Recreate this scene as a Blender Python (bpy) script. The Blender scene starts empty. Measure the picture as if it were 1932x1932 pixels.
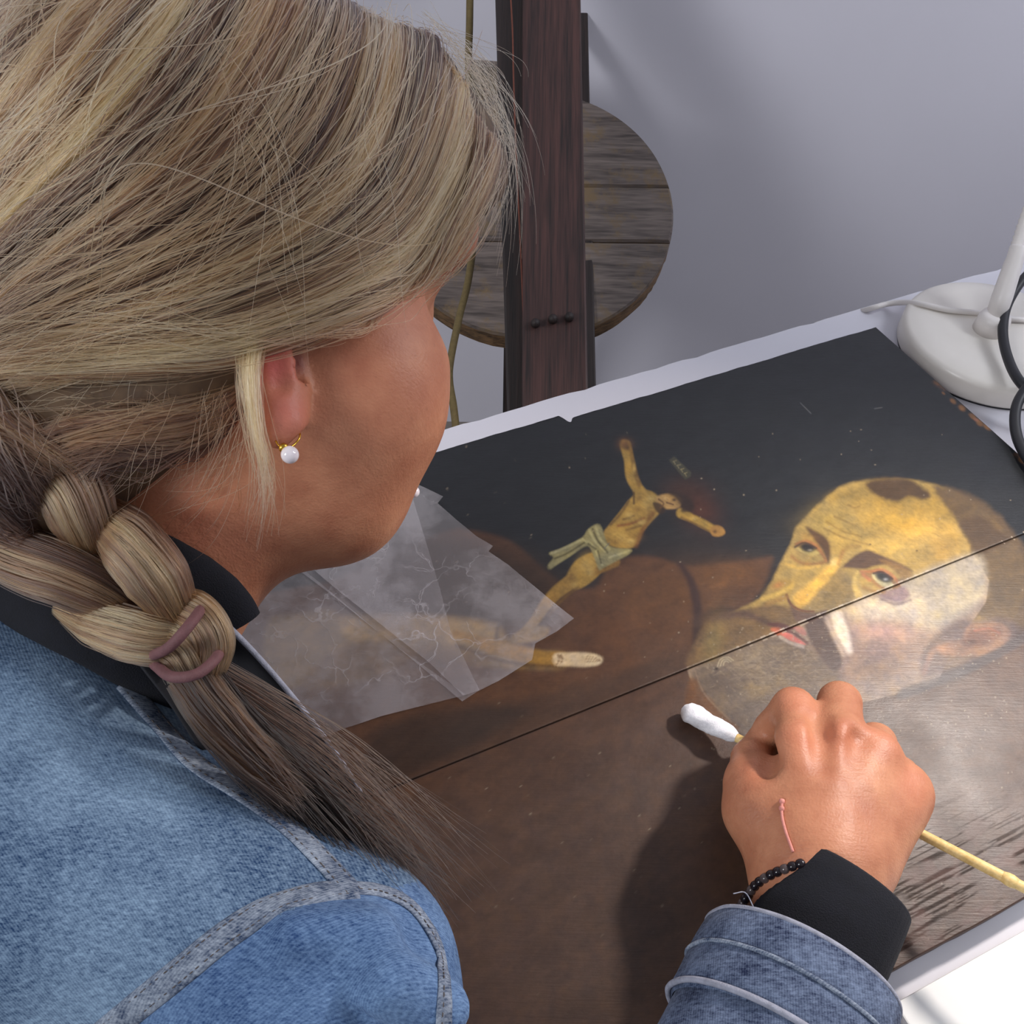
import bpy, bmesh, math, random
import numpy as np
from mathutils import Vector, Matrix
from mathutils.bvhtree import BVHTree
rng = np.random.default_rng(7); random.seed(7)
S = bpy.context.scene; COL = S.collection
# ------------------------------------------------------------------ camera
FPX = 1650.0; PITCH = math.radians(49.5); ROLL = math.radians(1.2)
_c, _s = math.cos(PITCH), math.sin(PITCH)
_fw = np.array([0, _c, -_s]); _up = np.array([0, _s, _c]); _rt = np.array([1.0, 0, 0])
R0 = _rt*math.cos(ROLL) + _up*math.sin(ROLL); R1 = -_rt*math.sin(ROLL) + _up*math.cos(ROLL); R2 = _fw
CAM = np.array([0, 0, 1.27])
cd = bpy.data.cameras.new('camera'); co = bpy.data.objects.new('camera', cd); COL.objects.link(co)
cd.sensor_fit = 'HORIZONTAL'; cd.sensor_width = 36.0; cd.lens = 36.0*FPX/1932.0; cd.clip_start = 0.02
mw = Matrix.Identity(4)
for i in range(3): mw[i][0], mw[i][1], mw[i][2], mw[i][3] = R0[i], R1[i], -R2[i], CAM[i]
co.matrix_world = mw; S.camera = co
# ------------------------------------------------------------------ world, light, exposure
S.view_settings.view_transform = 'Standard'; S.view_settings.look = 'None'
S.view_settings.gamma = 1.0; S.view_settings.use_curve_mapping = False; S.view_settings.exposure = 0.0
wd = bpy.data.worlds.new('world'); S.world = wd; wd.use_nodes = True
bgn = wd.node_tree.nodes['Background']; bgn.inputs[0].default_value = (0.86, 0.90, 1.0, 1); bgn.inputs[1].default_value = 0.34
def area(name, loc, target, size, energy, color=(1, 1, 1), sy=None):
    l = bpy.data.lights.new(name, 'AREA'); l.energy = energy; l.color = color; l.size = size
    if sy: l.shape = 'RECTANGLE'; l.size_y = sy
    o = bpy.data.objects.new(name, l); COL.objects.link(o); o.location = loc
    o.rotation_euler = (Vector(target) - Vector(loc)).to_track_quat('-Z', 'Y').to_euler(); return o
area('window_daylight', (-1.75, -0.75, 2.25), (0.05, 0.7, 0.8), 0.6, 31, (0.95, 0.97, 1.0), 0.8)
area('added_side_fill', (1.42, 0.55, 1.95), (0.7, 1.3, 1.1), 0.5, 16, (0.88, 0.93, 1.0), 0.7)  # added unseen light that brightens the right of the wall; no window there
LAMP_HEAD = np.array([0.47, 0.42, 1.19]); LAMP_AIM = np.array([0.235, 0.22, 0.77])
sl = bpy.data.lights.new('lamp_bulb_light', 'SPOT'); sl.energy = 12.5; sl.color = (1.0, 0.92, 0.85)
sl.spot_size = math.radians(95); sl.spot_blend = 0.75; sl.shadow_soft_size = 0.022
so = bpy.data.objects.new('lamp_bulb_light', sl); COL.objects.link(so)
so.location = LAMP_HEAD; so.rotation_euler = Vector(LAMP_AIM-LAMP_HEAD).to_track_quat('-Z', 'Y').to_euler()

# ------------------------------------------------------------------ helpers
def A_(v): return np.array(v, float)
def ray(x, y): return R0*(x-966)/FPX + R1*(966-y)/FPX + R2
def W(x, y, d): return CAM + ray(x, y)*d                  # measured point: photo position and distance in metres
PZ = 0.77                                                 # top of the painted panel
def PL(x, y, z=PZ):                                       # the point of the horizontal plane z seen there
    r = ray(x, y); return CAM + r*((z-CAM[2])/r[2])
def H(x, y, h): return PL(x, y, PZ+h)                     # h above the panel
def project(p):
    q = p - CAM; d = q@R2; return 966+FPX*(q@R0)/d, 966-FPX*(q@R1)/d, d
def nrm(v): v = A_(v); return v/np.linalg.norm(v)
def s2l(c):
    c = np.asarray(c, float)/255.0; return np.where(c <= .04045, c/12.92, ((c+.055)/1.055)**2.4)
def tag(o, label=None, cat=None, group=None, kind=None):
    for k, v in (('label', label), ('category', cat), ('group', group), ('kind', kind)):
        if v: o[k] = v
    return o
def empty(name, loc, label=None, cat=None, group=None):
    o = bpy.data.objects.new(name, None); COL.objects.link(o); o.location = loc; o.empty_display_size = .05
    return tag(o, label, cat, group)
def link(name, me, parent=None, mat=None):
    o = bpy.data.objects.new(name, me); COL.objects.link(o)
    if mat: me.materials.append(mat)
    if parent is not None:
        o.parent = parent; o.matrix_parent_inverse = Matrix.Translation(parent.location).inverted()
    return o
def mesh(name, v, f, parent=None, mat=None, smooth=True):
    me = bpy.data.meshes.new(name); v = np.asarray(v, float)
    if isinstance(f, np.ndarray):
        k = f.shape[1]
        me.vertices.add(len(v)); me.vertices.foreach_set('co', v.astype(np.float32).ravel())
        me.loops.add(f.size); me.loops.foreach_set('vertex_index', f.astype(np.int32).ravel())
        me.polygons.add(len(f)); me.polygons.foreach_set('loop_start', np.arange(0, f.size, k, dtype=np.int32))
        me.update(calc_edges=True); me.validate()
    else:
        me.from_pydata([tuple(p) for p in v], [], [tuple(q) for q in f]); me.update()
    if smooth: me.polygons.foreach_set('use_smooth', np.ones(len(me.polygons), bool))
    return link(name, me, parent, mat)
def smooth_path(pts, n):                                   # Catmull-Rom, arc-length resampled
    p = A_(pts); q = np.vstack([2*p[0]-p[1], p, 2*p[-1]-p[-2]]); out = []
    for i in range(1, len(q)-2):
        t = np.linspace(0, 1, 16, endpoint=False)[:, None]
        a, b, c, d = q[i-1], q[i], q[i+1], q[i+2]
        out.append(.5*((2*b)+(-a+c)*t+(2*a-5*b+4*c-d)*t*t+(-a+3*b-3*c+d)*t**3))
    out = np.vstack(out+[p[-1:]])
    s = np.r_[0, np.cumsum(np.linalg.norm(np.diff(out, axis=0), axis=1))]
    t = np.linspace(0, s[-1], n)
    return np.stack([np.interp(t, s, out[:, k]) for k in range(out.shape[1])], 1)
def tube(name, pts, rad, parent=None, mat=None, seg=12, n=None, flat=None, closed=False):
    """swept tube; rad a number or list; flat=(normal vector, thickness factor) for straps"""
    p = smooth_path(pts, n) if n else A_(pts)
    m = len(p); rad = np.interp(np.linspace(0, 1, m), np.linspace(0, 1, len(np.atleast_1d(rad))), np.atleast_1d(rad))
    tan = np.roll(p, -1, 0)-np.roll(p, 1, 0) if closed else np.gradient(p, axis=0)
    tan /= np.linalg.norm(tan, axis=1)[:, None]+1e-12
    ref = A_(flat[0]) if flat else (A_([0, 0, 1]) if abs(tan[0][2]) < .9 else A_([1, 0, 0]))
    V = []; k = flat[1] if flat else 1.0
    nn = ref-tan[0]*(ref@tan[0]); nn /= np.linalg.norm(nn)
    for i in range(m):
        nn = (ref if flat else nn); nn = nn-tan[i]*(nn@tan[i]); nn /= np.linalg.norm(nn)+1e-12
        bb = np.cross(tan[i], nn)
        a = np.linspace(0, 2*np.pi, seg, endpoint=False)
        V.append(p[i]+rad[i]*(np.cos(a)[:, None]*bb+k*np.sin(a)[:, None]*nn))
    V = np.vstack(V); F = []
    for i in range(m if closed else m-1):
        for j in range(seg):
            i2 = (i+1) % m; j2 = (j+1) % seg
            F.append((i*seg+j, i*seg+j2, i2*seg+j2, i2*seg+j))
    if not closed:
        F.append(tuple(range(seg))[::-1]); F.append(tuple((m-1)*seg+j for j in range(seg)))
    return mesh(name, V, F, parent, mat)
def lathe(name, prof, loc, parent=None, mat=None, seg=64, axis=None):
    V = []; F = []; n = len(prof)
    for r, z in prof:
        for j in range(seg):
            a = 2*math.pi*j/seg; V.append((r*math.cos(a), r*math.sin(a), z))
    for i in range(n-1):
        for j in range(seg):
            j2 = (j+1) % seg; F.append((i*seg+j, i*seg+j2, (i+1)*seg+j2, (i+1)*seg+j))
    F.append(tuple(range(seg))[::-1]); F.append(tuple((n-1)*seg+j for j in range(seg)))
    V = A_(V)
    if axis is not None:
        z = nrm(axis); x = nrm(np.cross(z, [0, 1, .3])); y = np.cross(z, x); V = V@np.array([x, y, z])
    return mesh(name, V+A_(loc), F, parent, mat)
def box(name, c, ax, half, parent=None, mat=None, bevel=0.0):
    bm = bmesh.new(); bmesh.ops.create_cube(bm, size=2.0)
    ax = A_(ax)
    for v in bm.verts: v.co = Vector(tuple(A_(v.co)*A_(half)))
    if bevel: bmesh.ops.bevel(bm, geom=bm.edges[:], offset=bevel, segments=2, affect='EDGES', profile=.6)
    for v in bm.verts: v.co = Vector(tuple(A_(c)+A_(v.co)@ax))
    me = bpy.data.meshes.new(name); bm.to_mesh(me); bm.free()
    return link(name, me, parent, mat)
def hash01(i): return np.modf(np.abs(np.sin(i*12.9898+78.233)*43758.5453))[0]
def vnoise(x, y, z=None):                                  # value noise, 2-D or 3-D, 0..1
    xi, yi = np.floor(x), np.floor(y); fx, fy = x-xi, y-yi
    fx = fx*fx*(3-2*fx); fy = fy*fy*(3-2*fy)
    h = lambda a, b, c=0: hash01(a*1.0+b*57.31+c*131.7)
    def two(c): return (h(xi, yi, c)*(1-fx)+h(xi+1, yi, c)*fx)*(1-fy)+(h(xi, yi+1, c)*(1-fx)+h(xi+1, yi+1, c)*fx)*fy
    if z is None: return two(0)
    zi = np.floor(z); fz = z-zi; fz = fz*fz*(3-2*fz); return two(zi)*(1-fz)+two(zi+1)*fz
def fbm(x, y, o=4):
    r = 0; a = .5
    for k in range(o): r = r+a*vnoise(x*2**k+17*k, y*2**k+31*k); a *= .5
    return r/(1-.5**o)
# ------------------------------------------------------------------ materials
class NT:
    def __init__(s, name):
        s.m = bpy.data.materials.new(name); s.m.use_nodes = True; s.t = s.m.node_tree; s.b = s.t.nodes['Principled BSDF']
        s.out = s.t.nodes['Material Output']
    def n(s, typ, **kw):
        x = s.t.nodes.new(typ)
        for k, v in kw.items(): setattr(x, k, v)
        return x
    def l(s, a, b): s.t.links.new(a, b)
    def coord(s, sc=(1, 1, 1), rot=(0, 0, 0)):
        c = s.n('ShaderNodeTexCoord'); m = s.n('ShaderNodeMapping'); m.inputs['Scale'].default_value = sc; m.inputs['Rotation'].default_value = rot
        s.l(c.outputs['Object'], m.inputs['Vector']); return m.outputs[0]
    def noise(s, vec, scale, det=3, rough=.55):
        x = s.n('ShaderNodeTexNoise'); x.inputs['Scale'].default_value = scale; x.inputs['Detail'].default_value = det; x.inputs['Roughness'].default_value = rough
        s.l(vec, x.inputs['Vector']); return x.outputs['Fac']
    def ramp(s, fac, stops):
        x = s.n('ShaderNodeValToRGB'); e = x.color_ramp.elements
        while len(e) < len(stops): e.new(.5)
        for q, (p, c) in zip(e, stops): q.position = p; q.color = (*c, 1)
        s.l(fac, x.inputs[0]); return x.outputs[0]
    def mix(s, a, b, fac, mode='MIX'):
        x = s.n('ShaderNodeMix', data_type='RGBA', blend_type=mode)
        for v, k in ((fac, 0), (a, 6), (b, 7)):
            if hasattr(v, 'links'): s.l(v, x.inputs[k])
            elif k == 0: x.inputs[0].default_value = v
            else: x.inputs[k].default_value = (*v, 1)
        return x.outputs[2]
    def math(s, op, a, b=0.0, c=None):
        x = s.n('ShaderNodeMath', operation=op)
        for k, v in enumerate((a, b) if c is None else (a, b, c)):
            if hasattr(v, 'links'): s.l(v, x.inputs[k])
            else: x.inputs[k].default_value = v
        return x.outputs[0]
    def bump(s, h, strength=.3, dist=.001, normal=None):
        x = s.n('ShaderNodeBump'); x.inputs['Strength'].default_value = strength; x.inputs['Distance'].default_value = dist
        s.l(h, x.inputs['Height'])
        if normal is not None: s.l(normal, x.inputs['Normal'])
        s.l(x.outputs[0], s.b.inputs['Normal']); return x.outputs[0]
    def base(s, c):
        if hasattr(c, 'links'): s.l(c, s.b.inputs['Base Color'])
        else: s.b.inputs['Base Color'].default_value = (*c, 1)
    def set(s, **kw):
        for k, v in kw.items(): s.b.inputs[k.replace('_', ' ')].default_value = v
        return s
def simple(name, rgb, rough=.5, var=.12, scale=60, bump=0., bscale=300, metal=0., rgb_is_lin=False, **kw):
    m = NT(name); c = A_(rgb) if rgb_is_lin else s2l(rgb); v = m.coord()
    f = m.noise(v, scale, 4)
    m.base(m.ramp(f, [(.25, tuple(np.clip(c*(1-var), 0, 1))), (.75, tuple(np.clip(c*(1+var), 0, 1)))]))
    m.set(Roughness=rough, Metallic=metal, **kw)
    if bump: m.bump(m.noise(v, bscale, 4), bump, .001)
    return m.m
def wood(name, dark, light, axis_scale, rough=.6, bump=.4, sc=9, spots=None, det=3):
    m = NT(name); v = m.coord(axis_scale)
    g = m.noise(v, sc, det, .6); g2 = m.noise(v, sc*4, det-1, .6)
    f = m.math('ADD', m.math('MULTIPLY', g, .7), m.math('MULTIPLY', g2, .3))
    c = m.ramp(f, [(.33, tuple(s2l(dark))), (.66, tuple(s2l(light)))])
    if spots is not None:
        k = m.ramp(m.noise(m.coord(), 22, 5, .7), [(.52, (0, 0, 0)), (.66, (1, 1, 1))]); c = m.mix(c, tuple(s2l(spots)), k)
    m.base(c); m.set(Roughness=rough); m.bump(f, bump, .0012); return m.m
M = {}
M['wall'] = simple('wall_paint', (214, 211, 220), .85, .025, 3, .06, 120)
M['floor'] = simple('floor_concrete', (120, 112, 106), .8, .12, 8, .1, 60)
M['table'] = simple('white_laminate', (208, 206, 214), .45, .02, 12, .02, 400)
M['paper'] = simple('white_paper', (250, 249, 246), .8, .01, 10, .03, 500)
M['enamel'] = simple('white_enamel', (226, 220, 212), .3, .035, 30, .03, 200)
M['white_plastic'] = simple('white_plastic', (224, 218, 214), .4, .04, 60)
M['rubber'] = simple('black_rubber', (34, 34, 38), .45, .1, 90)
M['easel'] = wood('easel_mahogany', (30, 19, 17), (76, 47, 42), (34, 1.2, .5), .55, .3, 5)
M['easel_dark'] = wood('easel_dark_side', (22, 17, 16), (50, 37, 34), (34, 1.2, .5), .6, .3, 5)
M['stool'] = wood('stool_weathered', (64, 55, 51), (120, 107, 100), (1.0, 10, 10), .6, .35, 8, (112, 92, 66))
M['stool_rim'] = wood('stool_worn_rim', (50, 38, 28), (140, 108, 74), (3, 3, 12), .65, .5, 14)
M['rope'] = simple('olive_cord', (104, 88, 52), .8, .2, 200, .4, 900)
M['thread'] = simple('russet_thread', (104, 56, 42), .8, .2, 200)
M['metal'] = simple('grey_metal', (128, 124, 124), .4, .1, 50, metal=.3)
M['gold'] = simple('gold_wire', (214, 170, 70), .25, .1, 300, metal=1.0)
M['pearl'] = simple('pearl', (238, 228, 232), .12, .03, 200, Coat_Weight=.6, Sheen_Weight=.2)
M['bamboo'] = wood('bamboo_stick', (206, 170, 98), (240, 210, 146), (3, 3, 3), .5, .1, 40)
m = NT('cotton_wool'); v = m.coord(); f = m.noise(v, 420, 5, .7)
m.base(m.ramp(f, [(.3, (.78, .76, .78)), (.6, (.93, .92, .94))])); m.set(Roughness=.95, Sheen_Weight=.3); m.bump(f, .7, .0012); M['cotton'] = m.m

# ------------------------------------------------------------------ room and table
def struct(name, c, ax, half, mat):
    o = box(name, c, ax, half, None, mat); o['kind'] = 'structure'; return o
AX = np.eye(3)
struct('floor', (0, 0.2, -.02), AX, (3, 3, .02), M['floor'])
struct('wall_back', (0.2, 1.36, 1.3), AX, (2.6, .03, 1.3), M['wall'])
struct('wall_right', (1.5, 0, 1.3), AX, (.03, 1.4, 1.3), M['wall'])
ANG = math.radians(24.6); DA = A_([math.cos(ANG), math.sin(ANG), 0]); DB = A_([-math.sin(ANG), math.cos(ANG), 0]); DZ = A_([0, 0, 1])
TAX = np.array([DA, DB, DZ]); C0 = PL(1652, 617)
def UV(u, v, z=PZ): p = C0+DA*u+DB*v; p[2] = z; return p
def uv(p): q = np.asarray(p)-C0; return q@DA, q@DB
TZ = .75
tb = empty('work_table', UV(-.1, -.3, 0), 'white work table under the painted panel, its rim showing along the far edge', 'table')
ntop = 90
tu = np.linspace(-.74, .55, ntop); eb = np.mean([uv(PL(822, 818, TZ))[1], uv(PL(1632, 577, TZ))[1]])
edge = eb+.0012*(vnoise(tu*90, tu*0)-.5)+np.where(hash01(np.arange(ntop)*3.3) > .82, -.0016, 0)
vs = []; fs = []
for i, u in enumerate(tu):
    for vv in (-.53, edge[i]):
        vs += [UV(u, vv, TZ), UV(u, vv, TZ-.022)]
for i in range(ntop-1):
    a = i*4; b = a+4
    fs += [(a, b, b+2, a+2), (a+1, a+3, b+3, b+1), (a+2, b+2, b+3, a+3), (a, a+1, b+1, b)]
fs += [(0, 2, 3, 1), (4*ntop-4, 4*ntop-3, 4*ntop-1, 4*ntop-2)]
mesh('tabletop', vs, fs, tb, M['table'], smooth=False)
for u, v in ((-.69, -.03), (.5, -.03), (-.69, -.48), (.5, -.48)):
    box('leg', UV(u, v, (TZ-.022)/2), TAX, (.022, .022, (TZ-.022)/2), tb, M['table'], .004)
pu, pv = uv(PL(1688, 893+1000, TZ+.008))
sh = box('paper_block', UV(pu+.22, pv-.035, TZ+.004), TAX, (.22, .035, .004), None, M['paper'], .001)
tag(sh, 'bright white paper block at the near table corner below the panel edge', 'paper')
# ------------------------------------------------------------------ the painted panel: two planks of one thing
class Paint:                                               # rasterises soft shapes onto panel points (photo-measured outlines, panel-plane pigment)
    def __init__(s, P):
        q = P-CAM; d = q@R2; s.x = 966+FPX*(q@R0)/d; s.y = 966-FPX*(q@R1)/d
        s.u, s.v = uv(P); s.c = np.zeros((len(P), 3))
    def _mix(s, idx, a, col):
        c = s2l(col) if not callable(col) else s2l(col(s.x[idx], s.y[idx]))
        s.c[idx] += a[:, None]*(c-s.c[idx])
    def sel(s, pts, pad):
        p = A_(pts); return np.where((s.x > p[:, 0].min()-pad) & (s.x < p[:, 0].max()+pad) & (s.y > p[:, 1].min()-pad) & (s.y < p[:, 1].max()+pad))[0]
    def poly(s, pts, col, soft=4, op=1.0, wob=0.0, smooth=True):
        pts = A_(pts)
        if smooth and len(pts) > 3:
            q = np.vstack([pts[-1:], pts, pts[:2]]); out = []
            for i in range(1, len(q)-2):
                t = np.linspace(0, 1, 4, endpoint=False)[:, None]; a, b, c, d = q[i-1], q[i], q[i+1], q[i+2]
                out.append(.5*((2*b)+(-a+c)*t+(2*a-5*b+4*c-d)*t*t+(-a+3*b-3*c+d)*t**3))
            pts = np.vstack(out)
        i = s.sel(pts, soft+wob+2)
        if not len(i): return
        x, y = s.x[i], s.y[i]
        if wob: x = x+wob*(fbm(s.x[i]/14, s.y[i]/14, 3)-.5)*2; y = y+wob*(fbm(s.x[i]/14+50, s.y[i]/14, 3)-.5)*2
        d = np.full(len(i), 1e9); ins = np.zeros(len(i), bool)
        for (x0, y0), (x1, y1) in zip(pts, np.roll(pts, -1, 0)):
            ex, ey = x1-x0, y1-y0; L = ex*ex+ey*ey+1e-9
            t = np.clip(((x-x0)*ex+(y-y0)*ey)/L, 0, 1); d = np.minimum(d, (x-x0-t*ex)**2+(y-y0-t*ey)**2)
            k = (y0 > y) != (y1 > y); ins ^= k & (x < ex*(y-y0)/(ey if abs(ey) > 1e-9 else 1e-9)+x0)
        d = np.sqrt(d); sd = np.where(ins, d, -d); a = np.clip(.5+sd/(2*soft), 0, 1); a = a*a*(3-2*a)*op
        s._mix(i, a, col)
    def line(s, pts, w, col, soft=2, op=1.0, sm=True):
        p = smooth_path(pts, max(6, 4*len(pts))) if sm and len(pts) > 2 else A_(pts)
        w = np.interp(np.linspace(0, 1, len(p)), np.linspace(0, 1, len(np.atleast_1d(w))), np.atleast_1d(w))
        i = s.sel(p, w.max()+soft+2)
        if not len(i): return
        x, y = s.x[i], s.y[i]; sd = np.full(len(i), -1e9)
        for (x0, y0), (x1, y1), w0, w1 in zip(p[:-1], p[1:], w[:-1], w[1:]):
            ex, ey = x1-x0, y1-y0; L = ex*ex+ey*ey+1e-9
            t = np.clip(((x-x0)*ex+(y-y0)*ey)/L, 0, 1)
            sd = np.maximum(sd, (w0+(w1-w0)*t)-np.hypot(x-x0-t*ex, y-y0-t*ey))
        a = np.clip(.5+sd/(2*soft), 0, 1); a = a*a*(3-2*a)*op; s._mix(i, a, col)
    def spot(s, x, y, rx, ry, col, op=1.0, rot=0.0, hard=1.0):
        R = max(rx, ry)*2.6; i = s.sel([(x-R, y-R), (x+R, y+R)], 0)
        if not len(i): return
        dx, dy = s.x[i]-x, s.y[i]-y; c, n = math.cos(math.radians(rot)), math.sin(math.radians(rot))
        q = ((dx*c+dy*n)/rx)**2+((-dx*n+dy*c)/ry)**2
        s._mix(i, op*np.exp(-q**hard), col)
def paint_panel(P):
    s = Paint(P); x, y = s.x, s.y; full = np.arange(len(x))
    n1 = fbm(s.u*55, s.v*160, 4); n2 = fbm(s.u*300, s.v*420, 3)
    s.c[:] = s2l((33, 35, 38)); 
    JL = lambda px: 1257-.395*(px-1300)                     # the joint as seen
    # robe: warm brown ground, darker to the left
    s.poly([(820, 1010), (880, 1000), (960, 1020), (1010, 1060), (1060, 1100), (1120, 1110), (1150, 1068), (1190, 1050), (1240, 1052), (1290, 1068), (1350, 1064), (1410, 1058), (1456, 1050), (1452, 1075), (1440, 1110), (1420, 1150), (1480, 1250), (1700, 1300), (1800, 1290), (1860, 1240), (1925, 1195), (2300, 1000), (2300, 2200), (1700, 2300), (300, 2300), (-200, 1700), (-200, 1100), (500, 1120)], (88, 60, 43), 7)
    s.poly([(700, 1000), (850, 1010), (1000, 1050), (1060, 1110), (1000, 1180), (700, 1180)], (50, 38, 30), 40, .9)
    s.spot(1250, 1140, 120, 70, (104, 70, 42), .75, -15); s.spot(1370, 1085, 60, 26, (112, 74, 40), .8, -8)
    s.spot(1180, 1190, 110, 60, (96, 62, 40), .6); s.spot(1060, 1290, 180, 50, (104, 68, 42), .8, -15)
    s.spot(960, 1330, 120, 26, (84, 56, 38), .7, -15)
    s.poly([(780, 1400), (950, 1330), (1150, 1275), (1280, 1230), (1300, 1260), (1050, 1360), (860, 1440)], (76, 54, 40), 16, .7)
    s.poly([(700, 1390), (800, 1345), (930, 1330), (1000, 1345), (900, 1400), (760, 1470), (700, 1480)], (54, 42, 35), 16, .7)
    lowp = s.v < -.243
    i = np.where(lowp & (y > 1100))[0]
    s._mix(i, .75*np.clip((y[i]-JL(x[i]))/160, 0, 1), (92, 69, 57))
    s.line([(1284, 1065), (1305, 1100), (1316, 1150), (1314, 1200), (1308, 1255)], [5, 9, 8, 6], (58, 40, 38), 6, .9)
    s.spot(1330, 1170, 30, 12, (80, 60, 52), .6, -20); s.line([(1330, 1160), (1370, 1150), (1430, 1165)], 6, (66, 48, 42), 8, .7)
    s.spot(1350, 1215, 22, 45, (128, 104, 56), .75, 8)
    # arm and pointing finger of the saint
    s.poly([(505, 1175), (560, 1160), (625, 1150), (650, 1168), (760, 1163), (850, 1166), (935, 1178), (960, 1205), (1010, 1228), (1060, 1231), (1062, 1260), (1000, 1262), (930, 1258), (860, 1248), (780, 1240), (720, 1275), (640, 1295), (560, 1300), (500, 1280)], (140, 112, 70), 9)
    s.poly([(640, 1165), (800, 1162), (930, 1180), (900, 1215), (760, 1205), (660, 1205)], (182, 150, 100), 12, .8)
    s.poly([(650, 1215), (800, 1222), (930, 1240), (880, 1262), (720, 1290), (600, 1320), (560, 1300)], (100, 72, 48), 14, .7)
    s.line([(860, 1195), (940, 1222), (1010, 1240), (1060, 1244)], [6, 14, 14, 13], (164, 122, 52), 5, .95)
    s.line([(860, 1218), (960, 1250), (1060, 1258)], [3, 4, 3], (92, 62, 30), 4, .8)
    s.poly([(1046, 1234), (1080, 1231), (1112, 1232), (1132, 1238), (1137, 1246), (1130, 1254), (1108, 1258), (1075, 1257), (1048, 1254)], (224, 196, 152), 3.5)
    s.poly([(1098, 1236), (1122, 1235), (1135, 1244), (1128, 1253), (1104, 1254), (1112, 1245)], (242, 216, 168), 2.5, .8)
    for k in range(3): s.line([(1106, 1238+5*k), (1120, 1240+4*k), (1132, 1245+1*k)], .9, (150, 112, 70), 1.2, .7)
    for k in (1052, 1058): s.line([(k, 1236), (k+3, 1243), (k, 1252)], 1.4, (120, 84, 46), 1.5, .8)
    s.poly([(965, 1200), (990, 1186), (1020, 1181), (1035, 1185), (1033, 1197), (1018, 1207), (985, 1213), (968, 1212)], (160, 128, 76), 4, .9)
    s.line([(940, 1180), (936, 1205)], 3, (72, 54, 40), 4, .8)
    # crucifix figure
    sk, skd, skl = (158, 126, 62), (104, 76, 40), (184, 152, 82)
    s.spot(1320, 960, 34, 44, (82, 44, 30), .75, -40); s.spot(1285, 925, 40, 26, (64, 40, 30), .6)
    s.line([(1180, 840), (1187, 870), (1192, 900), (1205, 925), (1216, 945)], [10, 9, 11, 10, 15], sk, 3)
    s.line([(1190, 850), (1197, 885), (1206, 915)], [3, 4, 4], skd, 3, .7)
    s.spot(1179, 838, 13, 11, (104, 70, 46), .95); s.spot(1176, 834, 5, 4, (150, 110, 64), .7); s.spot(1184, 845, 5, 5, (60, 40, 30), .8)
    s.poly([(1190, 940), (1210, 925), (1234, 930), (1248, 948), (1246, 965), (1228, 985), (1212, 1005), (1200, 1030), (1175, 1035), (1150, 1028), (1138, 1008), (1150, 990), (1170, 965)], sk, 3)
    s.spot(1218, 952, 16, 12, skl, .7); s.spot(1172, 1012, 18, 13, skl, .7); s.line([(1166, 992), (1190, 988), (1215, 978)], 2.5, (120, 70, 38), 3, .8)
    s.line([(1176, 980), (1196, 973)], 2, skd, 2, .8); s.line([(1182, 1000), (1208, 992)], 2.5, skd, 3, .7); s.line([(1232, 968), (1212, 1000), (1200, 1030)], 4, (110, 66, 34), 4, .7)
    s.line([(1186, 946), (1172, 968), (1152, 990)], 2.5, (100, 76, 42), 2.5, .8); s.line([(1196, 930), (1196, 950)], 2, (70, 50, 30), 2, .8)
    s.line([(1286, 968), (1306, 978), (1326, 988), (1345, 998)], [10, 7, 8, 7], (168, 134, 62), 3)
    s.line([(1286, 976), (1320, 992), (1344, 1005)], 2, skd, 2.5, .7); s.poly([(1340, 996), (1352, 991), (1364, 996), (1368, 1006), (1358, 1012), (1344, 1010)], (160, 118, 60), 2.5)
    s.spot(1349, 1003, 4, 4, (80, 50, 30), .8)
    s.poly([(1238, 938), (1256, 932), (1276, 934), (1288, 946), (1280, 958), (1256, 960), (1240, 952)], (168, 132, 78), 3)
    s.poly([(1262, 930), (1285, 930), (1306, 945), (1308, 962), (1288, 966), (1284, 952), (1274, 940)], (48, 34, 28), 4, .9)
    s.poly([(1232, 948), (1246, 950), (1256, 962), (1246, 970), (1236, 962)], (54, 38, 30), 3, .9); s.spot(1272, 943, 4, 3, (60, 40, 30), .9); s.line([(1258, 948), (1270, 952)], 1.5, (90, 60, 40), 1.5, .9)
    s.poly([(1128, 1040), (1150, 1050), (1140, 1072), (1122, 1092), (1100, 1108), (1082, 1112), (1068, 1102), (1072, 1080), (1090, 1055)], sk, 3)
    s.spot(1106, 1062, 14, 18, skl, .7, 30); s.line([(1074, 1100), (1050, 1118), (1030, 1140), (1010, 1170), (990, 1195)], [14, 12, 11, 9, 10], (152, 118, 58), 3)
    s.line([(1090, 1108), (1060, 1132), (1036, 1160)], 3, skd, 3, .8); s.spot(1084, 1103, 7, 5, skl, .8)
    s.line([(1160, 1060), (1135, 1072), (1120, 1082)], [10, 9, 5], (138, 104, 52), 3, .9)
    for px, py, rx, ry in ((1198, 1012, 14, 8), (1226, 968, 9, 14), (1160, 1022, 10, 7), (1204, 960, 9, 6), (1142, 1062, 9, 14), (1078, 1086, 7, 9), (1047, 1128, 5, 8), (1206, 940, 6, 10)): s.spot(px, py, rx, ry, (112, 82, 44), .55)
    for px, py, rx, ry in ((1186, 972, 8, 6), (1212, 985, 8, 5), (1116, 1080, 7, 8), (1190, 1020, 7, 5), (1310, 978, 7, 3), (1196, 884, 3, 8), (1228, 940, 8, 5)): s.spot(px, py, rx, ry, (196, 166, 96), .6)
    s.spot(1292, 948, 14, 20, (44, 30, 26), .7, -30); s.line([(1243, 942), (1252, 950), (1246, 958)], 1.6, (96, 66, 40), 1.6, .8); s.spot(1256, 940, 4, 3, (196, 160, 100), .7)
    lc, ll, ld = (140, 132, 92), (172, 164, 118), (84, 76, 48)
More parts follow.
